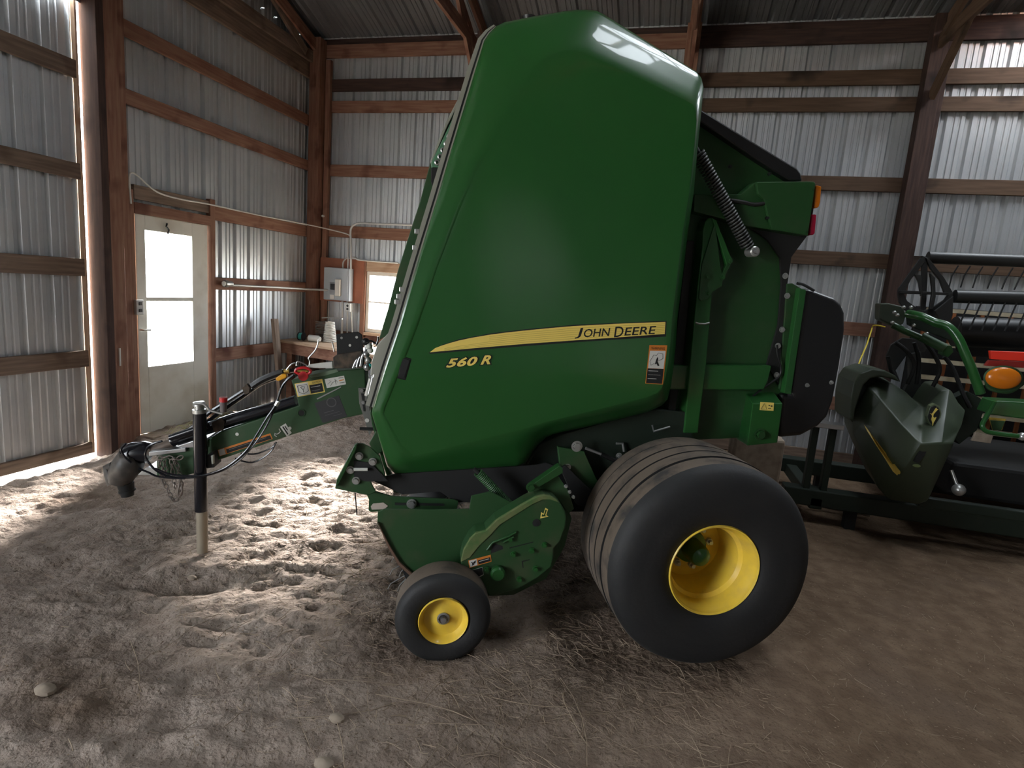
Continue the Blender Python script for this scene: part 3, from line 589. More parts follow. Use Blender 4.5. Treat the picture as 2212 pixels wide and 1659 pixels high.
# black rear compartment (full width)
plate('rear_compartment',[(1739,622),(1759,626),(1805,643),(1819.5,656),(1828,676),(1828,714),(1817,789),(1802,868),(1789,902),(1770,922),(1733,942),(1683,947),(1688,850),(1709,850)],.66,1.36,BLACK,bevel=.035,seg=5)
bolts('latch_stud',[(1795,826),(1743,832)],.655,.008,ZINC)
MB().tube(smoothpath([bp(a,b,.66) for a,b in ((1722,612),(1733,614),(1745,620),(1758,628))]),.008).build('hinge_wire',BLACKM,BAL,smooth=True)
# ---- underside frame
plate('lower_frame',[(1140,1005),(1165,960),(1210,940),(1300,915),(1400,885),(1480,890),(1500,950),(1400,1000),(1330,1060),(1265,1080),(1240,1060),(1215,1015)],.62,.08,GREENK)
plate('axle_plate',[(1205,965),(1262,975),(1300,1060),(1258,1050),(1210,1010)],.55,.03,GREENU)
bolts('frame_bolt',[(1246,964)],.55,.02,ZINC); bolts('frame_bolt',[(1226,1009),(1337,985)],.55,.012,ZINC)
MB().tube([bp(1265,968,.53),bp(1322,990,.53)],.008).build('gas_strut',STEEL,BAL,smooth=True); MB().tube([bp(1298,981,.53),bp(1340,1000,.53)],.013).build('strut_body',BLACK,BAL,smooth=True)
plate('rubber_flap',[(1210,1012),(1222,1005),(1292,1075),(1280,1100),(1245,1090)],.52,.02,BLACKM)
MB().tube([bp(1331,958,.6),bp(1345,958,.6),bp(1348,975,.6)],.007).build('hose_fitting',ZINC,BAL,smooth=True)
MB().tube([bp(1409,918,.58),bp(1412,932,.58),bp(1447,922,.58)],.006).build('wire_bracket',STEEL,BAL,smooth=True)
MB().box(np.array([-.6,.9,.42]),np.array([.6,1.8,.52])).build('axle_beam',BLACKM,BAL,bevel=.01)
MB().tube([(0,.3,.5),(0,2.42,.5)],.05).build('axle',GREEND,BAL,smooth=True)
# ---- drive cover and pickup
plate('pickup_side',[(816,1107),(815,1130),(824,1150),(841,1179),(863,1215),(890,1240),(930,1262),(1000,1275),(1060,1288),(1110,1285),(1180,1250),(1220,1180),(1235,1120),(1205,1045),(1165,1040),(1115,1092),(1095,1080),(1060,1062),(1018,1072),(1014,1100),(935,1101),(830,1100)],.36,.012,GREENU,bevel=.002)
MB().prism(pp([(816,1130),(841,1179),(863,1215),(890,1240),(930,1262),(932,1268),(888,1246),(860,1220),(838,1182)],.345),(0,.02,0)).build('side_edge_bar',mat('rusty_brown',(.14,.08,.05),.8),BAL)
plate('upper_side_plate',[(800,1036),(856,1024),(1160,1005),(1180,1000),(1210,1010),(1170,1060),(1100,1100),(1020,1100),(1018,1085),(985,1085),(950,1062),(870,1068)],.52,.012,BLACKM,bevel=0)
cov=[(995.6,1214.6),(1001,1190),(1014.6,1165.8),(1028,1152),(1050,1147),(1062,1135),(1071.6,1125),(1104,1105),(1134,1087),(1158,1074),(1177,1069.5),(1190,1072),(1202,1079),(1213,1091),(1221,1106),(1224,1120),(1222,1138),(1210,1171),(1197,1185),(1196,1205),(1192,1225),(1161,1250),(1120,1272),(1066,1288),(1055,1288),(1040,1262),(1020,1235),(996,1222)]
DC=plate('drive_cover',cov,.255,.105,GREENU,bevel=.008,seg=3)
plate('dusty_rim',[(995.6,1214.6),(1001,1190),(1014.6,1165.8),(1028,1152),(1050,1147),(1062,1135),(1071.6,1125),(1104,1105),(1134,1087),(1158,1074),(1177,1069.5),(1190,1072),(1202,1079),(1209,1087),(1199,1083),(1188,1079.5),(1172,1080),(1150,1090),(1110,1115),(1080,1134),(1060,1156),(1035,1180),(1015,1205)],.25,.02,DUSTG,DC,bevel=.003)
MB().tube([bp(a,b,.248) for a,b in ((1052,1188),(1064,1172),(1100,1158),(1114,1150),(1110,1160),(1086,1172)) ],.006).build('latch_bar',GREEND,DC,smooth=True)
mb=MB();mb.lathe([(0,.036),(-.02,.036),(-.03,.028),(-.03,.0)],bp(1074.5,1236.5,.25),n=32); mb.build('round_cap',GREEN,DC,smooth=True)
bolts('cover_bolt',[(1109,1197),(1149,1189),(1176,1177),(1122,1251),(1157,1228),(1052,1230),(1102,1164)],.254,.010,GREEN,DC)
mb=MB(); mb.lathe([(0,.019),(-.001,.0)],bp(1158.5,1129.5,.252),n=24); mb.build('inspection_hole',BLACKM,DC)
plate('arrow_decal',[(1167,1120),(1169,1106),(1174,1110),(1178,1097),(1184,1100),(1180,1113),(1185,1116)],.2535,.001,PRINTY,DC,bevel=0); plate('print',[(1170,1116),(1171,1110.5),(1175,1112.5),(1178.5,1101),(1181,1102),(1177.5,1113.5),(1181,1115)],.2525,.0008,GREEND,DC,bevel=0)
for q in ([(1064,1172),(1086,1180),(1087,1186),(1060,1196)],[(1100,1183),(1152,1170),(1152,1172),(1101,1185)],[(1127,1212),(1144,1208),(1144,1210),(1130,1214),(1131,1227),(1129,1227)]): plate('stamped_rib',q,.2545,.004,BLACKM,DC,bevel=0)
lw=[(1011,1211),(1060,1198.5),(1062,1213),(1014,1227)]
label(lw,.2535,DC,ORANGE,[(.04,.08,.37,.92,WHITE),(.42,.32,.96,.88,BLACKM),(.46,.48,.9,.54,WHITE),(.46,.66,.85,.72,WHITE)]); plate('print',[quad(lw,u,v) for u,v in ((.09,.25),(.2,.45),(.32,.2),(.28,.6),(.2,.55),(.22,.8),(.17,.7),(.12,.8),(.16,.55))],.2505,.0005,BLACKM,DC,bevel=0)
label([(1018,1232),(1042,1225),(1045,1242),(1034,1248)],.2535,DC,WHITE,[(.04,.04,.96,.9,BLACKM)],name='caution_decal')
plate('belt_arm',[(1145,1050),(1209,1006),(1216,1012),(1216,1022),(1155,1058),(1146,1058)],.30,.05,GREEND)
bolts('frame_bolt',[(1147,1052)],.30,.016,GREEND)
plate('pickup_shroud',[(1143,1062),(1165,1040),(1200,1020),(1228,1060),(1240,1100),(1228,1110),(1205,1078),(1178,1068),(1140,1085)],.34,.03,GREENU)
bolts('cover_bolt',[(1222,1050),(1230,1062),(1238,1073)],.335,.006,ZINC)
coil('pickup_spring',bp(1032,1020,.42),bp(1100,1090,.42),.020,26,.0045,mat('green_spring',(.03,.09,.03),.5))
MB().tube([bp(1024,1012,.42),bp(1112,1102,.42)],.010).build('spring_core',BLACKM,BAL,smooth=True)
plate('slotted_arm',[(790,1040),(812,1062),(845,1072),(980,1079),(990,1083),(988,1098),(980,1102),(800,1106),(796,1102),(797,1080),(792,1068)],.50,.012,GREENU,bevel=.002)
plate('slot',[(853,1086),(958,1088),(961,1091),(958,1093),(853,1091)],.497,.003,BLACKM,bevel=0); bolts('frame_bolt',[(889,1088)],.495,.017,ZINC)
plate('bright_slot',[(801,1094),(806,1088),(828,1086),(838,1093),(830,1100),(803,1101)],.4965,.003,mat('bright_gap_paint',(.5,.42,.36),.9),bevel=0)  # pale plate imitates the brightness seen through a gap
nose=plate('nose_bracket',[(724,1054),(727,1036),(765,962),(772,958),(783,958),(800,966),(820,985),(828,1010),(835,1040),(800,1040),(812,1062),(797,1070),(724,1056)],.46,.012,GREENU,bevel=.003)
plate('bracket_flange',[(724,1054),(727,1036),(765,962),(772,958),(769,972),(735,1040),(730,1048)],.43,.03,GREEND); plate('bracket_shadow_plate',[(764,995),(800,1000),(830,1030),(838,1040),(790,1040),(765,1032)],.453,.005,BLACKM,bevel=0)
bolts('bracket_bolt',[(776,985),(757,1015),(769,1038),(805,997)],.455,.013,ZINC)
MB().tube([bp(764,1014,.44),bp(794,1014,.44)],.008).build('pin',WHITE,BAL,smooth=True); plate('bracket_arm',[(797,958),(812,930),(822,940),(826,975),(812,985)],.58,.02,GREENU)
# pickup drum with tines
mb=MB(); cy0,cy1=.40,2.3; c0=bp(905,1165,.4); mb.tube([(c0[0]+.05,cy0,.36),(c0[0]+.05,cy1,.36)],.13,n=24); mb.build('pickup_drum',BLACKM,BAL,smooth=True)
mb=MB()
for k in range(26):
    y=.44+k*.072
    for a in (-2.6,-1.6,-.6,.4):
        a+= (k%2)*.3; p=np.array([c0[0]+.05,y,.36]); d=np.array([math.cos(a),0,math.sin(a)]); mb.tube([p+d*.12,p+d*.22,p+d*.235+np.array([0,0,-.02])],.0025,n=5)
ti=mb.build('pickup_tines',STEEL,BAL); ti['kind']='stuff'
plate('far_pickup_side',[(850,1050),(850,1110),(900,1180),(1000,1190),(1080,1100),(1080,1040)],2.3,.012,GREENU)
MB().tube([bp(767,1065,.6),bp(771,1112,.6)],.003).build('hanging_wire',BLACKM,BAL)
# ---- wheels
def wheel(cx,cz,y0,rt,wt,rr,sgn,grooves,tyre_name,disc_y,disc_r,hub):
    """tyre on local axis y, outer face at y0, going inward (sgn=+1)"""
    s=sgn; W_=wt
    pr=[(.012,rr*.98),(-.004,rr*1.03),(-.02,rr*1.25),(-.03,rt*.66),(-.026,rt*.70),(-.027,rt*.72),(-.020,rt*.84),(-.002,rt*.925),(.02,rt*.962),(.042,rt*.985)]
    if not hub: pr=[(.012,rr*.98),(.0,rr*1.03),(-.008,rr*1.15),(-.012,rt*.72),(-.010,rt*.85),(.002,rt*.945),(.018,rt*.975)]
    nT=len(pr); a0,a1=pr[-1][0],W_-pr[-1][0]; tp=[]
    rib=(a1-a0)/(grooves+1) if grooves else a1-a0
    for k in range(grooves+1):
        s0=a0+k*rib
        tp+= [(s0+.007,rt*(.992 if k in(0,grooves) else 1)),(s0+rib-.007,rt*(.992 if k in(0,grooves) else 1))]
        if k<grooves: tp+=[(s0+rib-.0055,rt*.962),(s0+rib+.0055,rt*.962)]
    inner=[(W_-a,r) for a,r in pr[::-1]]
    mb=MB(); C=(cx,y0,cz); full=pr+tp+inner
    mb.cur=0; mb.lathe([(s*a,r) for a,r in full],C,n=96)
    # tread faces get the dusty material
    n=96; idx=[]
    for i in range(len(full)-1): idx+= [1 if (nT-1)<=i<(nT+len(tp)) and min(full[i][1],full[i+1][1])>rt*.98 else 0]*n
    mb.m=idx
    ty=mb.build(tyre_name,[RUBBER,TREAD],BAL,smooth=True)
    rm=[(s*-.004,rr*1.03),(s*-.010,rr*1.01),(s*-.004,rr*.975),(s*.015,rr*.955),(s*.03,rr*.90),(s*.085,rr*.875),(s*.10,rr*.80),(s*(disc_y-.02),rr*.79),(s*disc_y,disc_r*1.0),(s*(disc_y-.004),disc_r*.6),(s*(disc_y-.004),.02)]
    if not hub: rm=[(-.004,rr*1.03),(-.012,rr*1.0),(-.006,rr*.95),(.008,rr*.90),(.026,rr*.80),(.030,rr*.60),(.018,rr*.34),(.016,.02)]
    MB().lathe(rm,C,n=72).build('rim',YELLOW,ty,smooth=True)
    return ty,C
ty,C=wheel(0,.5,0,.505,.545,.2165,1,4,'tyre',.27,.165,True)
for k in range(8):
    t=k*math.pi/4+.2; mb=MB(); mb.lathe([(.27,.018),(.25,.018),(.25,.011),(.232,.011),(.232,0)],(C[0]+.105*math.cos(t),0,C[2]+.105*math.sin(t)),n=6); mb.build('lug_nut',ZINC,ty)
MB().lathe([(.268,.085),(.24,.08),(.235,.054),(.15,.052),(.128,.045),(.116,.022),(.114,0)],(0,0,.5),n=40).build('hub_cap',GREEN,ty,smooth=True)
# raised tyre lettering band
ty2,C2=wheel(0,.5,2.72,.505,.545,.2165,-1,4,'tyre',.27,.165,True)
g=bp(958,1333,.12)
tyg,Cg=wheel(g[0],.232,.12,.222,.165,.112,1,0,'gauge_tyre',.03,.08,False)
MB().lathe([(.028,.03),(.012,.029),(.010,.022),(.022,.021),(.022,.014),(-.004,.013),(-.006,0)],(g[0],.12,.232),n=24).build('axle_end',STEEL,tyg,smooth=True)
MB().tube([(g[0],.16,.232),(g[0],.36,.232),(g[0]+.15,.40,.40),(g[0]+.35,.5,.55)],.02).build('gauge_arm',GREEND,BAL,smooth=True)
# ---- drawbar, jack, driveline
db=[(444,953),(474,934),(560,905),(645,876),(641,857.6),(629,821),(671,810),(727,802),(788,795),(792,893),(739,905),(620,943),(464,997),(445,1001)]
DB=plate('drawbar',db,1.25,.20,GREENU,bevel=.006); plate('hitch_box',[(338,976),(395,972),(446,953),(446,1001),(425,1021),(404,1027),(338,1028)],1.24,.22,GREENU,bevel=.006)
plate('hitch_plate',[(321,977),(400,968),(402,976),(322,986)],1.22,.26,STEEL,bevel=.003); plate('hitch_tongue',[(297,1026),(316,1010),(340,1012),(404,1026),(400,1030)],1.26,.18,ZINC)
plate('drawbar_shelf',[(378,965),(424,950),(446,948),(446,966),(400,968)],1.235,.24,STEEL,bevel=.004)
plate('fold_line',[(684,861),(736,835),(737,837),(686,863)],1.245,.004,STEEL,DB,bevel=0)
MB().tube([bp(372,953,1.30),bp(400,942,1.30),bp(505,906,1.30),bp(640,866,1.30)],[.034,.036,.038,.036],n=20).build('driveline_guard',BLACKG,BAL,smooth=True)
MB().tube([bp(368,946,1.22),bp(450,918,1.22)],.02).build('driveline_shield_edge',BLACKG,BAL,smooth=True)
MB().tube([bp(330,974,1.31),bp(374,956,1.31)],.030).build('driveline_yoke',mat('brown_yoke',(.12,.09,.07),.6,.3),BAL,smooth=True)
plate('guard_clip',[(456,913),(478,903),(484,912),(481,930),(462,934)],1.245,.015,DIRTYB)
MB().tube([bp(324,979,1.32),bp(312,976,1.32),bp(295,978,1.32),bp(278,986,1.32)],[.062,.066,.070,.072],n=22).build('driveline_boot',BLACKG,BAL,smooth=True)
MB().tube([bp(300,988,1.31),bp(284,993,1.31),bp(272,1010,1.31),bp(262,1027,1.31),bp(258,1042,1.31)],[.060,.085,.082,.073,.060],n=22).build('boot_cone',BOOT,BAL,smooth=True)
MB().tube([bp(243,1008,1.31),bp(231,1010,1.31),bp(236,1022,1.31),bp(250,1040,1.31)],[.03,.022,.03,.05],n=12).build('boot_lip',BOOT,BAL,smooth=True)
mb=MB(); mb.tube([bp(271,1044,1.31),bp(273,1054,1.31),bp(276,1071,1.31)],[.045,.042,.034],n=20)
mb.tube([bp(274,1058,1.31),bp(275,1062,1.31)],.045,n=20); mb.build('coupler',BLACKM,BAL,smooth=True)
J0=bp(436,1189,1.17); 
def jp(px,py): return bp(px,py,1.17)
JK=MB().tube([jp(431,891),jp(435,1103)],.036,n=24).build('jack_tube',BLACKG,BAL,smooth=True)
MB().tube([jp(436,1100),jp(437,1192)],.031,n=24).build('jack_leg',mat('dusty_galvanized',(.34,.29,.22),.6,.3),JK,smooth=True)
mb=MB(); mb.tube([jp(431,892),jp(430.5,884)],.037,n=24); mb.tube([jp(430.5,886),jp(430,874)],.026,n=20); mb.tube([jp(430,875),jp(429,868)],[.034,.030],n=20); mb.build('jack_cap',ZINC,JK,smooth=True)
MB().tube(smoothpath([bp(a,b,1.14) for a,b in ((420,872),(438,872),(447,879),(453,886),(466,890),(481,894))],4),.008).build('crank_arm',ZINC,JK,smooth=True)
MB().tube([bp(482.5,890,1.10),bp(482.5,866,1.10)],[.017,.020],n=16).build('crank_grip',mat('worn_grip',(.13,.11,.11),.6),JK,smooth=True); MB().tube([bp(482.5,868,1.10),bp(482.5,858.5,1.10)],.0215,n=16).build('crank_grip_cap',REDP,JK,smooth=True)
plate('jack_bracket',[(446,984),(460,978),(463,1010),(447,1012)],1.18,.12,BLACKM); plate('jack_bracket',[(455,985),(461,983),(461,1003),(457,1003)],1.17,.02,CREAM)
# chains
def chain(pts,y,parent=BAL):
    P=smoothpath([bp(a,b,y) for a,b in pts],8); L=[0]
    for a,b in zip(P[:-1],P[1:]): L.append(L[-1]+np.linalg.norm(b-a))
    mb=MB(); s=0;k=0
    while s<L[-1]-.03:
        q=[np.array([np.interp(u,L,[p[i] for p in P]) for i in range(3)]) for u in (s,s+.036)]
        c=(q[0]+q[1])/2; t=q[1]-q[0]; t/=np.linalg.norm(t); u=np.array([0,1,0]) if k%2 else np.cross(t,[0,1,0]); u=u/np.linalg.norm(u)
        mb.tube([c+t*.019*math.cos(a)+u*.011*math.sin(a) for a in np.linspace(0,2*math.pi,13)[:-1]],.0036,n=6,closed=True); s+=.029;k+=1
    return mb.build('safety_chain',CHAIN,parent,smooth=True)
chain([(345,985),(346,1010),(350,1035),(362,1055),(368,1072),(379,1084),(389,1070),(392,1052),(390,1035),(384,1010),(378,990)],1.20)
chain([(340,990),(352,988),(366,986),(376,992),(390,990),(396,984)],1.20); chain([(352,986),(357,1010),(358,1032)],1.205); chain([(370,992),(373,1015),(376,1040),(380,1058)],1.195)
MB().tube([bp(a,b,1.19) for a,b in ((388,1044),(393,1046),(394,1060),(388,1072),(384,1066))],.005,closed=True).build('chain_hook',CHAIN,BAL,smooth=True)
# hoses
def hose(pts,y,r,material=BLACKG,name='hydraulic_hose'):
    return MB().tube(smoothpath([bp(a,b,yy) for (a,b),yy in zip(pts,y if isinstance(y,(list,tuple)) else [y]*len(pts))]),r,n=8).build(name,material,BAL,smooth=True)
hose([(372,950),(395,935),(420,920),(450,893),(490,867),(530,842),(560,822),(590,810),(612,803),(640,800)],1.30,.012); hose([(385,950),(430,925),(475,890),(520,860),(560,832),(590,819),(615,812)],1.34,.012)
hose([(545,835),(565,822),(590,811),(612,804)],1.28,.022,BLACK,'hose_sleeve')
plate('hose_clamp',[(522,838),(533,829),(540,838),(538,849),(528,853)],1.27,.03,DIRTYB)
hose([(638,808),(620,820),(605,845),(598,870),(590,890),(570,930),(545,965),(510,1000),(470,1020),(420,1031),(370,1030),(340,1018),(322,1000),(314,985),(318,968),(332,958),(350,953)],1.13,.0065); hose([(634,810),(612,830),(600,862),(592,880),(575,905),(555,938),(530,975),(490,1008),(450,1024),(420,1028),(370,1025),(335,1012)],1.12,.0060)
hose([(300,1012),(320,1020),(345,1030),(400,1034)],1.12,.006); hose([(283,1000),(268,985),(262,970),(272,958)],1.23,.006)
hose([(597,955),(590,965),(570,975),(548,981),(520,979)],1.30,.005); hose([(594,957),(588,972),(570,988),(545,999),(520,995),(508,990)],1.30,.005)
hose([(598,871),(601,868),(596,876)],1.11,.012,ZINC,'hose_clip')
# couplers at the top of the drawbar
rg=MB(); rg.tube(smoothpath([bp(a,b,1.18) for a,b in ((641,797),(655,794),(667,797),(671,803),(664,808),(648,808),(638,803))]+[bp(641,797,1.18)],4),.008,n=8); rg.build('pull_handle',REDP,BAL,smooth=True)
MB().lathe([(0,.028),(-.03,.028),(-.032,0)],bp(657,811,1.20),n=24).build('handle_knob',REDP,BAL,smooth=True); MB().tube([bp(640,800,1.19),bp(666,803,1.19)],.010).build('coupler_body',mat('brass_fitting',(.5,.33,.08),.35,.7),BAL,smooth=True)
MB().tube([bp(614,803,1.26),bp(625,801,1.26)],.016).build('hose_collar',mat('brass_fitting',(.5,.33,.08),.35,.7),BAL,smooth=True)
plate('yellow_coupler',[(594,817),(608,808),(618,808),(620,815),(602,824),(596,822)],1.22,.04,YELP,bevel=.006)
for pts in (((668,792),(669,780),(667,773),(680,758),(686,745),(688,733)),((660,793),(664,790),(644,781),(640,790)),((618,800),(628,788),(638,784),(642,790)),((722,760),(719,745),(717,738))): hose(pts,1.25,.004,STEEL,'bent_wire')
plate('cover_sheet',[(662,795),(668,787),(718,781),(719,796)],1.2,.012,WHITE); plate('dirt_patch',[(668,811),(727,797),(731,803),(700,812),(672,816)],1.246,.003,mat('green_dust',(.16,.22,.15),.9),bevel=0)
mb=MB(); mb.prism(pp([(726,722),(773,716.6),(782,723),(785,761),(780,770),(728,768)],1.18),(0,.012,0)); bq=mb.build('black_bracket_plate',BLACKM,BAL,bevel=.003)
for a,b in ((756,746),(770.5,728.5),(738,730),(774,763),(735,773)):
    MB().lathe([(0,.008),(-.002,.007),(-.002,0)],bp(a,b,1.179),n=16).build('bolt_head',WHITE if (a,b) in((756,746),(770.5,728.5)) else ZINC,bq)
plate('bracket_base',[(719,772),(728,766),(782,758),(785,780),(783,795),(720,796)],1.15,.08,DIRTYB,bevel=.006)
for k in range(6): hose([(762+k*4,795-k),(770+k*3,778-k*2),(781+k*2,772-k*3),(787+k*2,762-k*2),(790+k,745+k*3)],1.10-.01*k,.005,[STEEL,BLACK,STEEL,BLACKM,ZINC,BLACK][k])
for a,b,r,mm in ((790,738,.022,BLACK),(797,748,.02,WHITE),(800,757,.018,WHITE),(791,765,.02,STEEL),(795,778,.02,ZINC),(793,793,.022,STEEL),(799,790,.014,CYAN)): MB().ball(bp(a,b,1.05),r).build('hose_fitting',mm,BAL,smooth=True)
hose([(791,738),(803,737),(815,744),(830,746)],1.0,.005); hose([(816,727),(816,735),(812,745)],1.0,.005)
plate('slotted_bracket',[(774,838),(790,838),(800,889),(806,928),(798,941),(776,871)],1.16,.012,mat('grey_bracket',(.16,.16,.145),.6,.3),bevel=.002)
for q in ([(780,850),(785,850),(787,864),(782,864)],[(783,874),(788,874),(789,889),(785,888)]): plate('slot',q,1.157,.003,BLACKM,bevel=0)
for a,b in ((782,843),(785,869)): MB().lathe([(0,.012),(-.012,.01),(-.012,0)],bp(a,b,1.158),n=16).build('bolt_head',STEEL,BAL)
MB().lathe([(0,.013),(-.002,.012),(-.002,0)],bp(793,908,1.158),n=20).build('reflector_dot',WHITE,BAL); MB().tube([bp(777,926,1.1),bp(808,927,1.1)],.010).build('lever',BLACKM,BAL,smooth=True)
for k,(a,b) in enumerate((((801,818),(792,855)),((806,815),(797,852)),((812,812),(802,850)),((818,775),(808,815)))): MB().tube([bp(*a,.9),bp(*b,.9)],.012).build('hose_end',[WHITE,STEEL,BLACK,STEEL][k],BAL,smooth=True)
# drawbar decals
q=[(636,829),(696,818.5),(702,847),(643,857.5)]; label(q,1.2485,DB,PRINTY,[(.03,.05,.47,.95,WHITE),(.5,.30,.96,.93,BLACKM),(.54,.45,.88,.49,WHITE),(.54,.55,.8,.59,WHITE),(.54,.72,.85,.76,WHITE)],name='caution_decal')
text_on('print','CAUTION',(quad(q,.62,.24),quad(q,.92,.24),quad(q,.62,.1)),1.2455,BLACKM,DB)
for P in (((.18,.35),(.25,.28),(.33,.35),(.28,.5),(.23,.5),(.18,.35)),((.25,.5),(.25,.75)),((.08,.2),(.42,.2),(.43,.7),(.25,.85),(.09,.7),(.08,.2))): MB().tube([bp(*quad(q,u,v),1.2465) for u,v in P],.0012,n=4).build('print',BLACKM,DB)
q=[(701,819),(743,811.5),(747.5,830),(706,838.5)]; label(q,1.2485,DB,WHITE,[(.7,.15,.95,.2,BLACKM),(.7,.4,.95,.5,ORANGE),(.7,.7,.95,.76,BLACKM)],name='operation_decal')
for P in (((.08,.6),(.3,.35),(.2,.2)),((.2,.85),(.35,.5),(.5,.45)),((.5,.2),(.5,.8)),((.55,.3),(.6,.6))): MB().tube([bp(*quad(q,u,v),1.2465) for u,v in P],.0012,n=4).build('print',mat('grey_print',(.3,.3,.28),.6),DB)
q=[(679,871),(732,854),(750,900),(697,914)]; label(q,1.2485,DB,mat('faded_black_print',(.03,.03,.033),.5),[(.2,.55,.6,.58,mat('grey_print2',(.09,.09,.09),.6)),(.2,.68,.8,.70,MATS['grey_print2']),(.5,.8,.85,.82,MATS['grey_print2'])],name='serial_decal'); MB().lathe([(0,.03),(-.001,.03),(-.001,.024)],bp(716,869,1.2465),n=32).build('print',MATS['grey_print2'],DB)
q=[(470,972),(584,936),(589,948),(474,986)]; label(q,1.2485,DB,ORANGE,[(.01,.06,.12,.95,WHITE),(.15,.30,.98,.92,BLACKM),(.2,.45,.9,.5,mat('grey_print3',(.2,.2,.2),.6)),(.2,.68,.8,.73,MATS['grey_print3'])],name='warning_decal')
q=[(605,922),(617,914.5),(630,935),(620,943.5)]; label(q,1.2480,DB,WHITE,[(.25,.1,.45,.9,BLACKM),(.6,.15,.75,.6,BLACKM)],name='sticker')
MB().tube([bp(a,b,1.247) for a,b in ((603,926),(606,932),(602,936),(598,938),(594,936),(594,941),(598,943))],.003,n=5).build('sticker',WHITE,DB)
for a,b in ((512,938),(626,925)): MB().lathe([(0,.010),(-.001,.0)],bp(a,b,1.248),n=16).build('paint_dot',WHITE,DB)
mb=MB(); mb.lathe([(.02,.024),(-.004,.024),(-.004,.019),(.03,.018)],bp(651.5,892,1.25),n=28); mb.build('pipe_end',GREEND,DB,smooth=True); MB().lathe([(0,.0185),(-.001,0)],bp(651.5,892,1.249),n=24).build('pipe_hole',BLACKM,DB)
# ================================================================ COMBINE HEADER (right)
def w3(pts): return [wp(a,b,1,y) for a,b,y in pts]
HD=thing('combine_header','dark green harvester header with black tined reel and grey crop divider, beyond the big tyre','harvester header')
# crop divider: shaped shell
mb=MB()
L=[(1874,836,5.05),(1842,890,5.15),(1843.5,937,5.15),(1861.6,981,5.0),(1896,1053,4.85),(1921,1080,4.8),(1983,1090,4.75),(2004.6,1083,4.72)]
Rg=[(1901,863,4.95),(1946.7,916,4.75),(1975,945,4.62),(1990,958,4.58),(2035,957,4.58),(2062,957,4.62)]
U=[(1893,822,5.1),(1925,828,5.15),(1958,848,5.2),(1972,862,5.2),(1985,876,5.2),(1997,881,5.15),(2018,858,5.1),(2032,843,5.1),(2050,841,5.1),(2057,846,5.1),(2071,871,5.05),(2087,888,5.0),(2078,922,4.85)]
pL=w3(L);pR=w3(Rg);pU=w3(U); low=w3([(1925,985,4.72),(1955,1010,4.66)])
P=pL+pR+pU+low; nL=len(pL);nR=len(pR); r0=nL;u0=nL+nR;l0=u0+len(pU)
F=[(0,r0,1),(1,r0,2),(r0,l0,3,2),(r0,r0+1,l0),(r0+1,r0+2,l0+1,l0),(r0+2,r0+3,l0+1),(l0,4,3),(l0,l0+1,5,4),(l0+1,6,5),(l0+1,r0+3,6),(r0+3,r0+4,7,6),(r0+4,r0+5,7),
   (0,u0,r0),(u0,u0+1,r0),(u0+1,u0+2,r0+1,r0),(u0+2,u0+3,u0+4,r0+1),(u0+4,r0+2,r0+1),(u0+4,u0+5,r0+3,r0+2),(u0+5,u0+6,r0+4,r0+3),(u0+6,u0+7,u0+8,r0+4),(u0+8,u0+9,u0+10,r0+4),(u0+10,u0+11,u0+12,r0+4),(u0+12,r0+5,r0+4)]
mb.add(P,F)
rim=[1,2,3,4,5,6,7,r0+5,u0+12,u0+11,u0+10,u0+9,u0+8,u0+7,u0+6,u0+5,u0+4,u0+3,u0+2,u0+1,u0,0]
back=[P[i]+np.array([.04,.42,.02]) for i in rim]; n=len(rim); mb.add([P[i] for i in rim]+back,[(i,(i+1)%n,n+(i+1)%n,n+i) for i in range(n)]+[tuple(range(2*n-1,n-1,-1))])
dv=mb.build('crop_divider',GREY_G,HD)
bm=bmesh.new(); bm.from_mesh(dv.data); bmesh.ops.remove_doubles(bm,verts=bm.verts,dist=.0005); bmesh.ops.recalc_face_normals(bm,faces=bm.faces); bm.to_mesh(dv.data); bm.free()
b=dv.modifiers.new('bevel','BEVEL'); b.width=.035; b.segments=4; b.limit_method='ANGLE'; b.angle_limit=math.radians(18); dv.data.polygons.foreach_set('use_smooth',[True]*len(dv.data.polygons))
def hplate(name,pts,y,dy,material,parent=HD,bevel=.003): return MB().prism([wp(a,b,1,y) for a,b in pts],(0,dy,0)).build(name,material,parent,bevel=bevel)
# hood above the divider
mb=MB(); hood=[(1836,905),(1838,860),(1845,825),(1858,806),(1885,797),(1912,800),(1936,812),(1945,826),(1925,818),(1900,814),(1880,818),(1866,832),(1856,860),(1848,885),(1843,915)]
mb.prism([wp(a,b,1,5.0) for a,b in hood],(0,.45,0)); mb.build('divider_hood',GREY_G,HD,bevel=.02,seg=4)
hplate('emblem',[(2006,889),(2010,877),(2020,872),(2030,878),(2034,893),(2031,907),(2022,920),(2014,922),(2006,913),(2003,900)],4.835,.05,mat('emblem_edge',(.12,.15,.08),.4),dv); hplate('emblem_field',[(2008,891),(2012,880),(2020,876),(2028,881),(2031,893),(2028,906),(2021,916),(2014,918),(2009,911),(2005,900)],4.825,.02,BLACKM,dv)
hplate('leaping_deer',[(2009,893),(2014,894),(2018,888),(2021,883),(2024,881),(2024,885),(2027,884),(2022,889),(2017,895),(2016,900),(2019,903),(2023,901),(2021,906),(2017,913),(2015,920),(2014,912),(2012,906),(2014,899),(2012,895)],4.818,.01,PRINTY,dv,bevel=0)
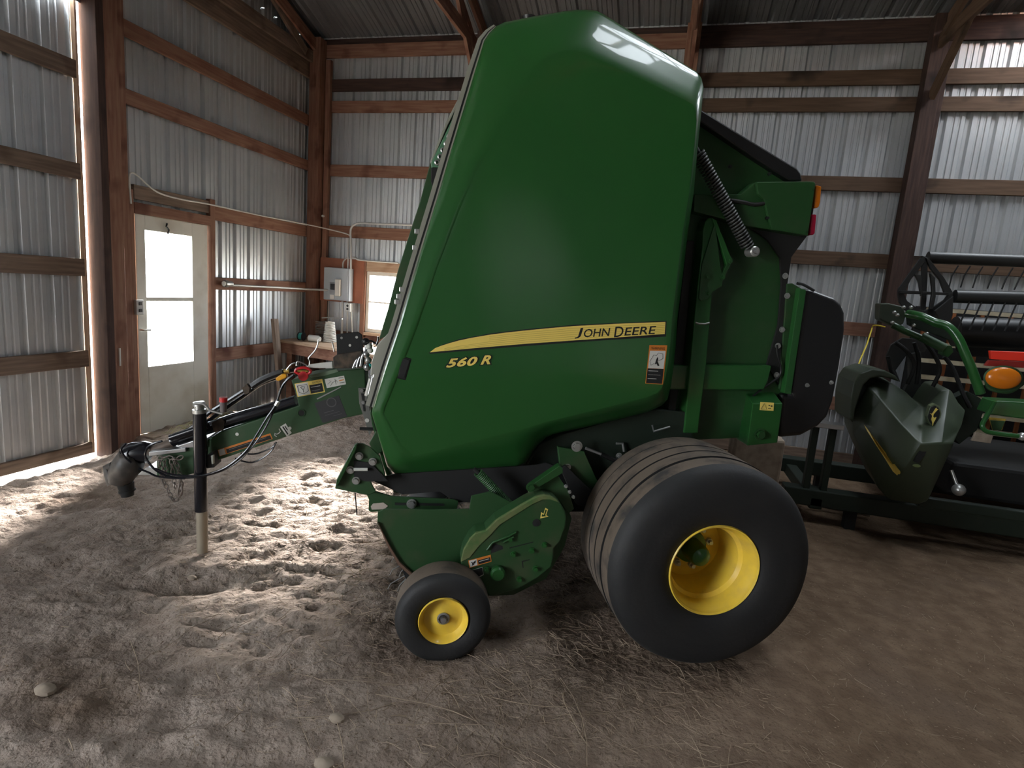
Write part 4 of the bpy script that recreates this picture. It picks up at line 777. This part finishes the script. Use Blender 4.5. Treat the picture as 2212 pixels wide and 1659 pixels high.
mb=MB(); mb.prism(w3([(1866,917,4.93),(1876,930,4.90),(1894,955,4.82),(1916,985,4.745),(1933,1012,4.70),(1941,1024,4.685),(1944,1021,4.68),(1943,1016,4.68),(1937,1026,4.69),(1928,1018,4.71),(1912,992,4.755),(1888,955,4.83),(1872,930,4.90)]),(0,-.012,0)); mb.build('stripe_decal',mat('dull_yellow_print',(.45,.30,.04),.5),dv)
hplate('vent_slot',[(1987,972),(2002,974),(1997,985),(1984,1000),(1976,998),(1981,984)],4.60,.04,BLACKM,dv,bevel=0); mb=MB(); mb.ball(wp(1980,1006,1,4.62),.02,sc=(1.3,.4,.6)); mb.build('clearance_dot',mat('pale_green_mark',(.2,.26,.1),.5),dv,smooth=True)
# lifting arm (bright green curved tube) and linkage
def w(a,b,y): return wp(a,b,1,y)
MB().tube(smoothpath([w(1962,678,5.1),w(1990,684,5.0),w(2020,697,4.95),w(2048,706,4.9),(w(2070,732,4.86)),w(2085,765,4.84),w(2100,800,4.83),w(2118,850,4.83)]),[.03]*43 if False else .032,n=12).build('reel_arm',GREEN,HD,smooth=True)
hplate('arm_plate',[(1962,672),(1985,676),(2030,698),(2065,716),(2078,740),(2060,738),(2020,722),(1985,712),(1965,702)],5.12,.06,GREENK)
hplate('arm_bracket',[(2034,745),(2056,747),(2060,760),(2048,772),(2036,765)],5.0,.08,GREEND); MB().tube([w(1928,702,5.1),w(1955,715,5.08),w(1990,730,5.06)],.025).build('lift_cylinder',GREEND,HD,smooth=True); MB().tube([w(1990,727,5.05),w(2040,752,5.02)],.035).build('cylinder_body',GREENU,HD,smooth=True)
hplate('arm_head',[(1901,655),(1920,655),(1950,662),(1958,680),(1952,700),(1930,705),(1900,690)],5.15,.12,GREY_G,bevel=.01)
for a,b in ((1932,675),(1939,681),(1952,664),(1928,697),(1968,664),(2002,721),(1974,703)): MB().ball(w(a,b,5.05),.014).build('fitting',ZINC,HD,smooth=True)
for pts in (((1935,740),(1960,760),(1975,790),(1960,830)),((2000,740),(2020,770),(2030,800),(2015,835)),((1918,770),(1925,800),(1935,815)),((1975,740),(1985,780),(1980,830)),((2040,770),(2060,800),(2080,850),(2095,880))): MB().tube(smoothpath([w(a,b,5.25) for a,b in pts]),.016,n=8).build('hydraulic_hose',BLACKM,HD,smooth=True)
# reel
RY=5.7
hub=(1992,668)
spid=[(1992,552),(1999,553),(2004,558),(2040,600),(2060,633),(2056,650),(2044,668),(2010,684),(1985,686),(1958,672),(1944,656),(1938,636),(1942,624),(1976,576)]
def ringplate(name,outer,holes,y,dy,material):
    """plate made as strips around its windows"""
    return hplate(name,outer,y,dy,material)
for k,q in enumerate(([(1992,552),(2004,556),(2004,600),(1999,690),(1990,690),(1992,600)],[(1990,556),(1998,566),(1968,604),(1952,636),(1940,638),(1941,624),(1974,578)],[(2000,556),(2010,562),(2040,600),(2060,634),(2052,640),(2040,632),(2030,605),(2010,580)],
    [(1940,630),(1952,632),(1960,650),(1985,668),(2000,672),(2000,686),(1980,684),(1955,670),(1942,652)],[(2060,632),(2052,632),(2040,648),(2015,664),(1995,672),(1995,686),(2020,682),(2046,668),(2058,650)],
    [(1944,627),(2050,632),(2050,638),(1944,634)],[(1976,592),(1990,594),(1994,640),(1990,640),(1984,608)],[(2010,590),(2020,600),(2022,640),(2016,668),(2008,668),(2014,630)])):
    hplate('reel_end_plate' if k==0 else 'reel_spoke',q,RY-.01*k,.03,mat('reel_plastic',(.020,.021,.020),.45),bevel=.004)
hplate('reel_guard',[(2020,672),(2060,640),(2058,680),(2052,700),(2030,690)],RY-.12,.03,MATS['reel_plastic'])
def barline(name,p0,p1,y0,y1,r,material): return MB().tube([wp(*p0,1,y0),wp(*p1,1,y1)],r,n=14).build(name,material,HD,smooth=True)
XE=2400
bars=[((2004,556),(XE,572),5.75,5.75,.050),((2062,640),(XE,650),5.65,5.65,.055),((2040,700),(XE,700),5.9,5.9,.03)]
for a,b,y0,y1,r in bars[:2]: barline('reel_bar',a,b,y0,y1,r,MATS['reel_plastic'])
for k,x in enumerate((2052,2078,2105,2138,2170,2198)):
    y=566+ (x-2004)*.04; dx=-26
    MB().tube([wp(x+18,y+6,1,5.72),wp(x+4,y+28,1,5.70),wp(x-2-k,y+52,1,5.68)],.0055,n=6).build('reel_tine',BLACKM,HD,smooth=True)
for k,x in enumerate((2078,2104,2130,2155,2180,2206)):
    y=646+(x-2062)*.03
    MB().tube([wp(x+18,y+2,1,5.62),wp(x+2,y+38,1,5.58),wp(x-10,y+66,1,5.55)],.0065,n=6).build('reel_tine',BLACKM,HD,smooth=True)
mb=MB(); mb.tube([wp(2062,716,1,5.85),wp(XE,730,1,5.85)],.13,n=28); mb.build('auger_tube',BLACK,HD,smooth=True)
hplate('back_sheet',[(2062,735),(XE,752),(XE,790),(2095,770),(2070,760)],6.0,.03,BLACKM)
hplate('lower_reel_plate',[(1915,770),(1925,745),(1950,730),(2010,735),(2000,760),(1960,765),(1935,800),(1945,825),(1930,820)],5.6,.03,MATS['reel_plastic']); hplate('lower_reel_plate',[(1965,765),(1990,760),(1990,840),(1975,880),(1950,850),(1965,820)],5.5,.05,MATS['reel_plastic'])
# red marker bar, amber lamp, frame rails
hplate('red_marker',[(2139,758),(2300,764),(2300,786),(2141,776)],4.72,.03,REDC); hplate('red_marker_lower',[(2138,778),(2300,786),(2300,800),(2128,790)],4.74,.03,mat('dark_red_reflector',(.25,.015,.01),.4))
mb=MB(); mb.ball(wp(2167,817,1,4.66),.105,n=28,sc=(1,.35,.72)); mb.build('amber_lamp',AMBER,HD,smooth=True); MB().ball(wp(2167,817,1,4.72),.12,n=20,sc=(1,.2,.75)).build('lamp_housing',GREENU,HD,smooth=True)
MB().tube(smoothpath([w(2142,800,4.8),w(2132,825,4.8),w(2140,840,4.8),w(2180,846,4.8),w(2212,826,4.8)]),.014,n=8).build('lamp_guard',GREENU,HD,smooth=True)
MB().tube(smoothpath([w(2148,868,4.75),w(2128,905,4.72),w(2122,920,4.7),w(2132,932,4.7),w(2165,938,4.7),w(2202,942,4.7)]),.016,n=10).build('grab_rail',GREEN,HD,smooth=True); MB().ball(w(2208,943,4.7),.028).build('rail_end',ZINC,HD,smooth=True)
hplate('end_shield',[(2152,866),(2300,874),(2300,908),(2210,905),(2138,895)],4.9,.2,GREEN,bevel=.01); hplate('decal_plate',[(2138,902),(2174,905),(2165,930),(2146,930)],4.88,.02,MATS['dull_yellow_print']); hplate('decal_plate_face',[(2140,908),(2172,910),(2163,930),(2146,930)],4.87,.012,GREENU)
hplate('end_frame',[(2060,860),(2090,845),(2118,860),(2128,880),(2110,930),(2072,960),(2064,950)],5.3,.1,GREENK); hplate('bright_flap',[(2108,934),(2146,942),(2140,958),(2098,952)],4.85,.02,CARD)
mb=MB(); a0=wp(2068,960,1,5.2); mb.box((a0[0],5.2,.34),(7.0,6.55,.62)); mb.build('header_trough',BLACKM,HD,bevel=.03)
MB().box(np.array([a0[0]-.3,4.92,.29]),np.array([7.0,4.99,.37])).build('cutter_bar',GREENK,HD,bevel=.01)
mb=MB(); c=wp(2071,1058,1,4.85); mb.ball(c,.045,n=16); mb.tube([c,c+np.array([-.05,.05,.13])],.012); mb.build('divider_stub',ZINC,HD,smooth=True)
# header cart under it
CT=thing('header_cart','low dark green steel transport cart carrying the harvester header','cart')
def fl(a,b,z=0):
    v=ray(a,b); return CAM+(z-1.7)/v[2]*v
p=fl(1735,1052,.22)
MB().box((p[0]-.2,5.0,.14),(7.0,5.14,.28)).build('cart_rail',GREENK,CT,bevel=.01); MB().box((p[0]-.2,6.0,.14),(7.0,6.14,.28)).build('cart_rail',GREENK,CT,bevel=.01)
for x in (p[0]+.0,4.0,6.5): MB().box((x,5.0,.12),(x+.1,6.1,.22)).build('cart_crossmember',GREENK,CT,bevel=.01)
for x in (1.25,): 
    MB().box((x,5.02,.26),(x+.05,5.09,.80)).build('cart_upright',GREENK,CT,bevel=.006); MB().box((x+.13,5.02,.26),(x+.18,5.09,.80)).build('cart_upright',GREENK,CT,bevel=.006); MB().box((x-.03,5.0,.80),(x+.22,5.12,.84)).build('cart_cap',STEEL,CT,bevel=.004)
for x in (1.6,3.6,6.2):
    for y in (5.07,6.07): MB().box((x,y-.04,-.03),(x+.08,y+.04,.16)).build('cart_foot',BLACKM,CT)
# slatted rack behind
RK=thing('slatted_rack','pale slatted rack with rusty uprights behind the black reel','rack')
for k in range(8):
    z=.62+k*.17; MB().box((2.5,6.75-.03*k,z),(7.4,6.87-.03*k,z+.038)).build('slat',CREAMW,RK)
for k in range(20):
    x=2.55+k*.245; MB().box((x,6.80,-.02),(x+.03,6.83,1.83)).build('upright',ORANGEW,RK)
MB().box((2.5,6.9,.3),(7.4,6.93,1.86)).build('dark_backing',BLACKM,RK)
# pipe on the floor, rope, block
pz=[fl(1750,1086,.05),fl(1800,1096,.045),fl(1878,1111,.03)]
tag(MB().tube(pz,.022,n=12).build('steel_pipe',mat('dusty_pipe',(.30,.24,.19),.6,.3),smooth=True,loc=(pz[0][0],pz[0][1],0.0)),'dusty steel pipe lying on the floor behind the big tyre','pipe')
rp=[wp(1912,706,1,6.9),wp(1888,703,1,7.02),wp(1882,715,1,7.0),wp(1872,745,1,6.6),wp(1858,778,1,6.2),wp(1846,812,1,5.5)]
tag(MB().tube(smoothpath(rp),.007,n=8).build('rope',ROPE,smooth=True),'yellow rope tied from the dark wall post down to the grey crop divider','rope')
c=fl(1655,1030,.0); 
tag(MB().box((float(wp(1585,960,1,4.5)[0]),4.5,-.02),(float(wp(1692,990,1,4.5)[0]),4.8,float(wp(1640,945,1,4.5)[2]))).build('concrete_block',CARD,bevel=.02,loc='base'),'stained beige block standing behind the big tyre under the tail of the baler','block')
# ================================================================ THINGS ON THE LEFT
# work bench in the corner
WB=thing('workbench','wooden workbench with pale top in the corner between door wall and window','workbench')
mb=MB(); mb.prism([(-4.86,6.46,.80),(-3.0,6.02,.80),(-3.0,7.12,.80),(-4.86,7.12,.80)],(0,0,.03)); mb.build('worktop',WOODP,WB,bevel=.004)
mb=MB(); mb.prism([(-4.84,6.50,.66),(-3.0,6.06,.66),(-3.0,6.10,.66),(-4.84,6.54,.66)],(0,0,.138)); mb.build('apron',WOODR,WB)
for x,y in ((-4.78,6.53),(-3.1,6.13),(-4.78,7.02),(-3.1,7.02)): MB().box((x,y,-.03),(x+.08,y+.08,.66)).build('leg',WOODR,WB)
# leaning handle
a=wp(593,689,0,-4.72); b=fl(573,893,0); b=np.array([-4.5,a[1]-.12,0.0]); v=a-b
tag(board(b,a,.085,.05,WOODG,(0,1,0),name='leaning_post'),'weathered wooden post leaning against the end of the workbench','post')
TZ=.83
def on(px,py): return fl(px,py,TZ)
c=on(611,733); tag(MB().lathe([(-.035,.0),(-.035,.055),(-.028,.055),(-.028,.03),(.028,.03),(.028,.055),(.035,.055),(.035,0)],(-4.62,6.62,TZ+.056),axis='x',n=28).build('wire_spool',BLACK,smooth=True,loc='base'),'small black and teal spool lying on the workbench by the wall','spool')
o=bpy.context.scene.objects['wire_spool']
MB().lathe([(-.026,.045),(.026,.045)],(0,0,.056),axis='x',n=28).build('teal_thread',CYAN,o,smooth=True)
tag(MB().lathe([(0,.0),(0,.045),(.13,.043),(.15,.03),(.16,.03),(.16,0)],(-4.50,6.62,TZ+.046),axis='x',n=24).build('plastic_bottle',WHITE,smooth=True,loc='base'),'white plastic bottle lying beside the teal spool','bottle')
mb=MB()
for k in range(15):
    r=.085-.0022*k; z=TZ+.012+k*.018; mb.tube([(-4.30+r*math.cos(t),6.78+r*math.sin(t),z+.004*math.sin(3*t+k)) for t in np.linspace(0,2*math.pi,25)[:-1]],.0072,n=6,closed=True)
tag(mb.build('wire_coil',WHITE,smooth=True,loc='base'),'tall coil of white insulated wire standing on the workbench','coil')
mb=MB()
for k in range(13):
    r=.075; z=TZ+.012+k*.02; mb.tube([(-4.48+r*math.cos(t),6.86+r*math.sin(t),z+.006*math.sin(2*t+k)) for t in np.linspace(0,2*math.pi,21)[:-1]],.006,n=5,closed=True)
tag(mb.build('wire_bundle',CHAIN,smooth=True,loc='base'),'dull grey coil of fence wire behind the white coil','coil')
tag(MB().tube([(-4.45,6.82,TZ+.31),(-4.30,6.80,TZ+.33),(-4.12,6.78,TZ+.325)],.008).build('steel_rod',ZINC,smooth=True),'short bright rod resting across the top of both wire coils','rod')
mb=MB()
for k in range(9):
    x=-4.05+k*.07; y=6.75+.08*math.sin(k*2.1); mb.tube(smoothpath([(x,y,TZ+.008),(x+.05,y+.06,TZ+.03+.02*(k%2)),(x+.1,y-.05,TZ+.01)],5),.008,n=6)
mb.box((-4.0,6.7,TZ),(-3.9,6.78,TZ+.05)); mb.box((-3.75,6.66,TZ),(-3.68,6.75,TZ+.04))
tag(mb.build('scrap_pile',DIRTYB,smooth=False,loc='base'),'heap of dark cable ends and small tools on the workbench','scrap',kind='stuff')
# electrics
tag(MB().box((-4.70,7.135,1.36),(-4.03,7.155,1.95)).build('plywood_backboard',PLY,loc='base'),'red plywood board behind the grey breaker box','board')
EP=thing('breaker_box','grey electrical breaker box with raised white lever on red plywood','breaker box',(-4.37,7.09,1.38))
def ep(o): o.location=(o.location-Vector((-4.37,7.09,1.38))); return o
ep(MB().box((-4.57,7.03,1.38),(-4.18,7.135,1.82)).build('box_body',BOXG,EP,bevel=.006)); ep(MB().box((-4.565,7.02,1.385),(-4.20,7.03,1.815)).build('box_cover',BOXG,EP,bevel=.003))
ep(MB().box((-4.47,7.012,1.46),(-4.37,7.02,1.62)).build('breaker_frame',mat('grey_frame',(.28,.30,.32),.5),EP,bevel=.002)); ep(MB().box((-4.455,7.005,1.52),(-4.385,7.013,1.60)).build('breaker_switch',BLACK,EP,bevel=.002))
ep(MB().box((-4.375,6.98,1.44),(-4.295,7.02,1.67)).build('white_lever',WHITE,EP,bevel=.012)); ep(MB().box((-4.46,7.012,1.395),(-4.40,7.02,1.45)).build('notice_plate',WHITE,EP)); 
OUT=tag(MB().box((-4.25,7.05,1.24),(-4.17,7.13,1.355)).build('power_outlet',PVC,bevel=.005,loc='base'),'small grey outlet box just below the breaker box','outlet')
for z in (.035,.08): MB().lathe([(0,.017),(-.004,.016),(-.004,0)],(0,-.04,z),n=20).build('socket',BLACK,OUT)
SB2=tag(MB().box((-4.87,4.355,1.20),(-4.83,4.435,1.34)).build('switch_box',PVC,bevel=.004,loc='base'),'small grey switch box on the jamb left of the white door','switch box')
for z in (.035,.10): MB().box((.02,-.015,z-.01),(.027,.015,z+.02)).build('toggle',BLACK,SB2)
def conduit(pts,r,label,cat='conduit',nm='conduit',m=PVC): 
    return tag(MB().tube(pts,r,n=10).build(nm,m,smooth=True),label,cat,group=None)
def wl(a,b,x=-4.80): return wp(a,b,0,x)
def wb(a,b,y=7.06): return wp(a,b,1,y)
conduit(smoothpath([wl(283,440),wl(280,400),wl(280,378),wl(287,373),wl(300,382),wl(340,415),wl(390,430),wl(450,441),wl(560,465),wl(668,486,-4.72),wb(700,493),wb(748,505),wb(757,512)]),.008,'pale cable running from above the white door across the wall to the corner','cable','cable',WHITE)
conduit(smoothpath([wb(758,582),wb(758,530),wb(757,505),wb(759,492),wb(768,484),wb(782,482),wb(830,484),wb(892,486)]),.014,'grey conduit rising from the breaker box and bending right along the girt')
conduit([wb(752,581),wb(752,540),wb(753,514)],.010,'short straight conduit rising beside the bent one above the breaker box')
conduit(smoothpath([wb(741,582),wb(741,568),wb(746,560),wb(754,556)]),.010,'small curved conduit at the top left of the breaker box')
conduit(smoothpath([wb(762,556),wb(770,558),wb(780,562),wb(860,568)]),.010,'thin conduit above the window running to the right')
conduit([wl(500,616,-4.82),wl(600,621,-4.80),wl(668,625,-4.72),wb(716,627,7.05)],.014,'straight grey conduit along the middle girt into the left of the breaker box')
conduit([wb(740,651,7.1),wb(738,735,7.1)],.016,'left grey pipe dropping from the breaker box to the workbench'); conduit([wb(750,651,7.1),wb(750,730,7.1)],.010,'thin right-hand pipe dropping from the breaker box')
conduit([wb(758,668,7.1),wb(762,735,7.1)],.008,'thin pale cable dropping from the outlet box',nm='cable',m=WHITE)
SK=thing('wall_fixture','grey round pipe fitting at the left end of the middle girt','fitting',tuple(wl(492,613,-4.82))); MB().tube([(0,-.06,0),(0,.06,0)],.03).build('fitting_body',PVC,SK,smooth=True); MB().lathe([(-.02,.04),(.02,.04)],(0,-.03,0),n=20).build('fitting_collar',ZINC,SK,smooth=True)
tag(MB().tube([wp(699,467,1,7.1)+np.array([0,-.03,0]),wp(699,467,1,7.1)],.016).build('insulator',WHITE,smooth=True,loc='base'),'tiny white insulator on the corner post','insulator')
tag(MB().tube([wl(258,752,-4.80),wl(259,790,-4.80)],.010).build('pull_handle',WHITE,smooth=True),'short pale handle on the thick post beside the sliding door','handle')
# dry grass heap by the walk door
mb=MB(); rs=random.Random(3)
for k in range(70):
    x=-4.55+rs.uniform(-.2,.35); y=4.85+rs.uniform(-.4,.5); a=rs.uniform(-.6,.6)+1.57; L=rs.uniform(.15,.5); z=gz(x,y)+.01
    mb.tube(smoothpath([(x,y,z),(x+math.cos(a)*L/2,y+math.sin(a)*L/2,z+rs.uniform(.01,.06)),(x+math.cos(a)*L,y+math.sin(a)*L,z+rs.uniform(-.01,.02))],3),.0025,n=4)
tag(mb.build('dry_grass',mat('dry_grass',(.36,.33,.16),.8)),'tangle of dry grass on the ground at the foot of the white door','grass',kind='stuff')
# loose stones in the dirt
ST=[('pale stone in the dirt at the lower left corner',98,1490,.035),('flat pale chip lying at the edge of the hollow before the jack',415,1242,.022),('rounded pale stone near the bottom centre of the floor',700,1640,.030),('small grey stone at the bottom beside the straw',727,1553,.026)]
for lb_,a,b,r in ST:
    c=fl(a,b,0); mb=MB(); mb.ball((c[0],c[1],gz(c[0],c[1])+r*.3),r,n=10,sc=(1.3,.9,.6)); o=mb.build('stone',CARD,smooth=True,loc='base'); tag(o,lb_,'stone'); o['group']='stones in the dirt'
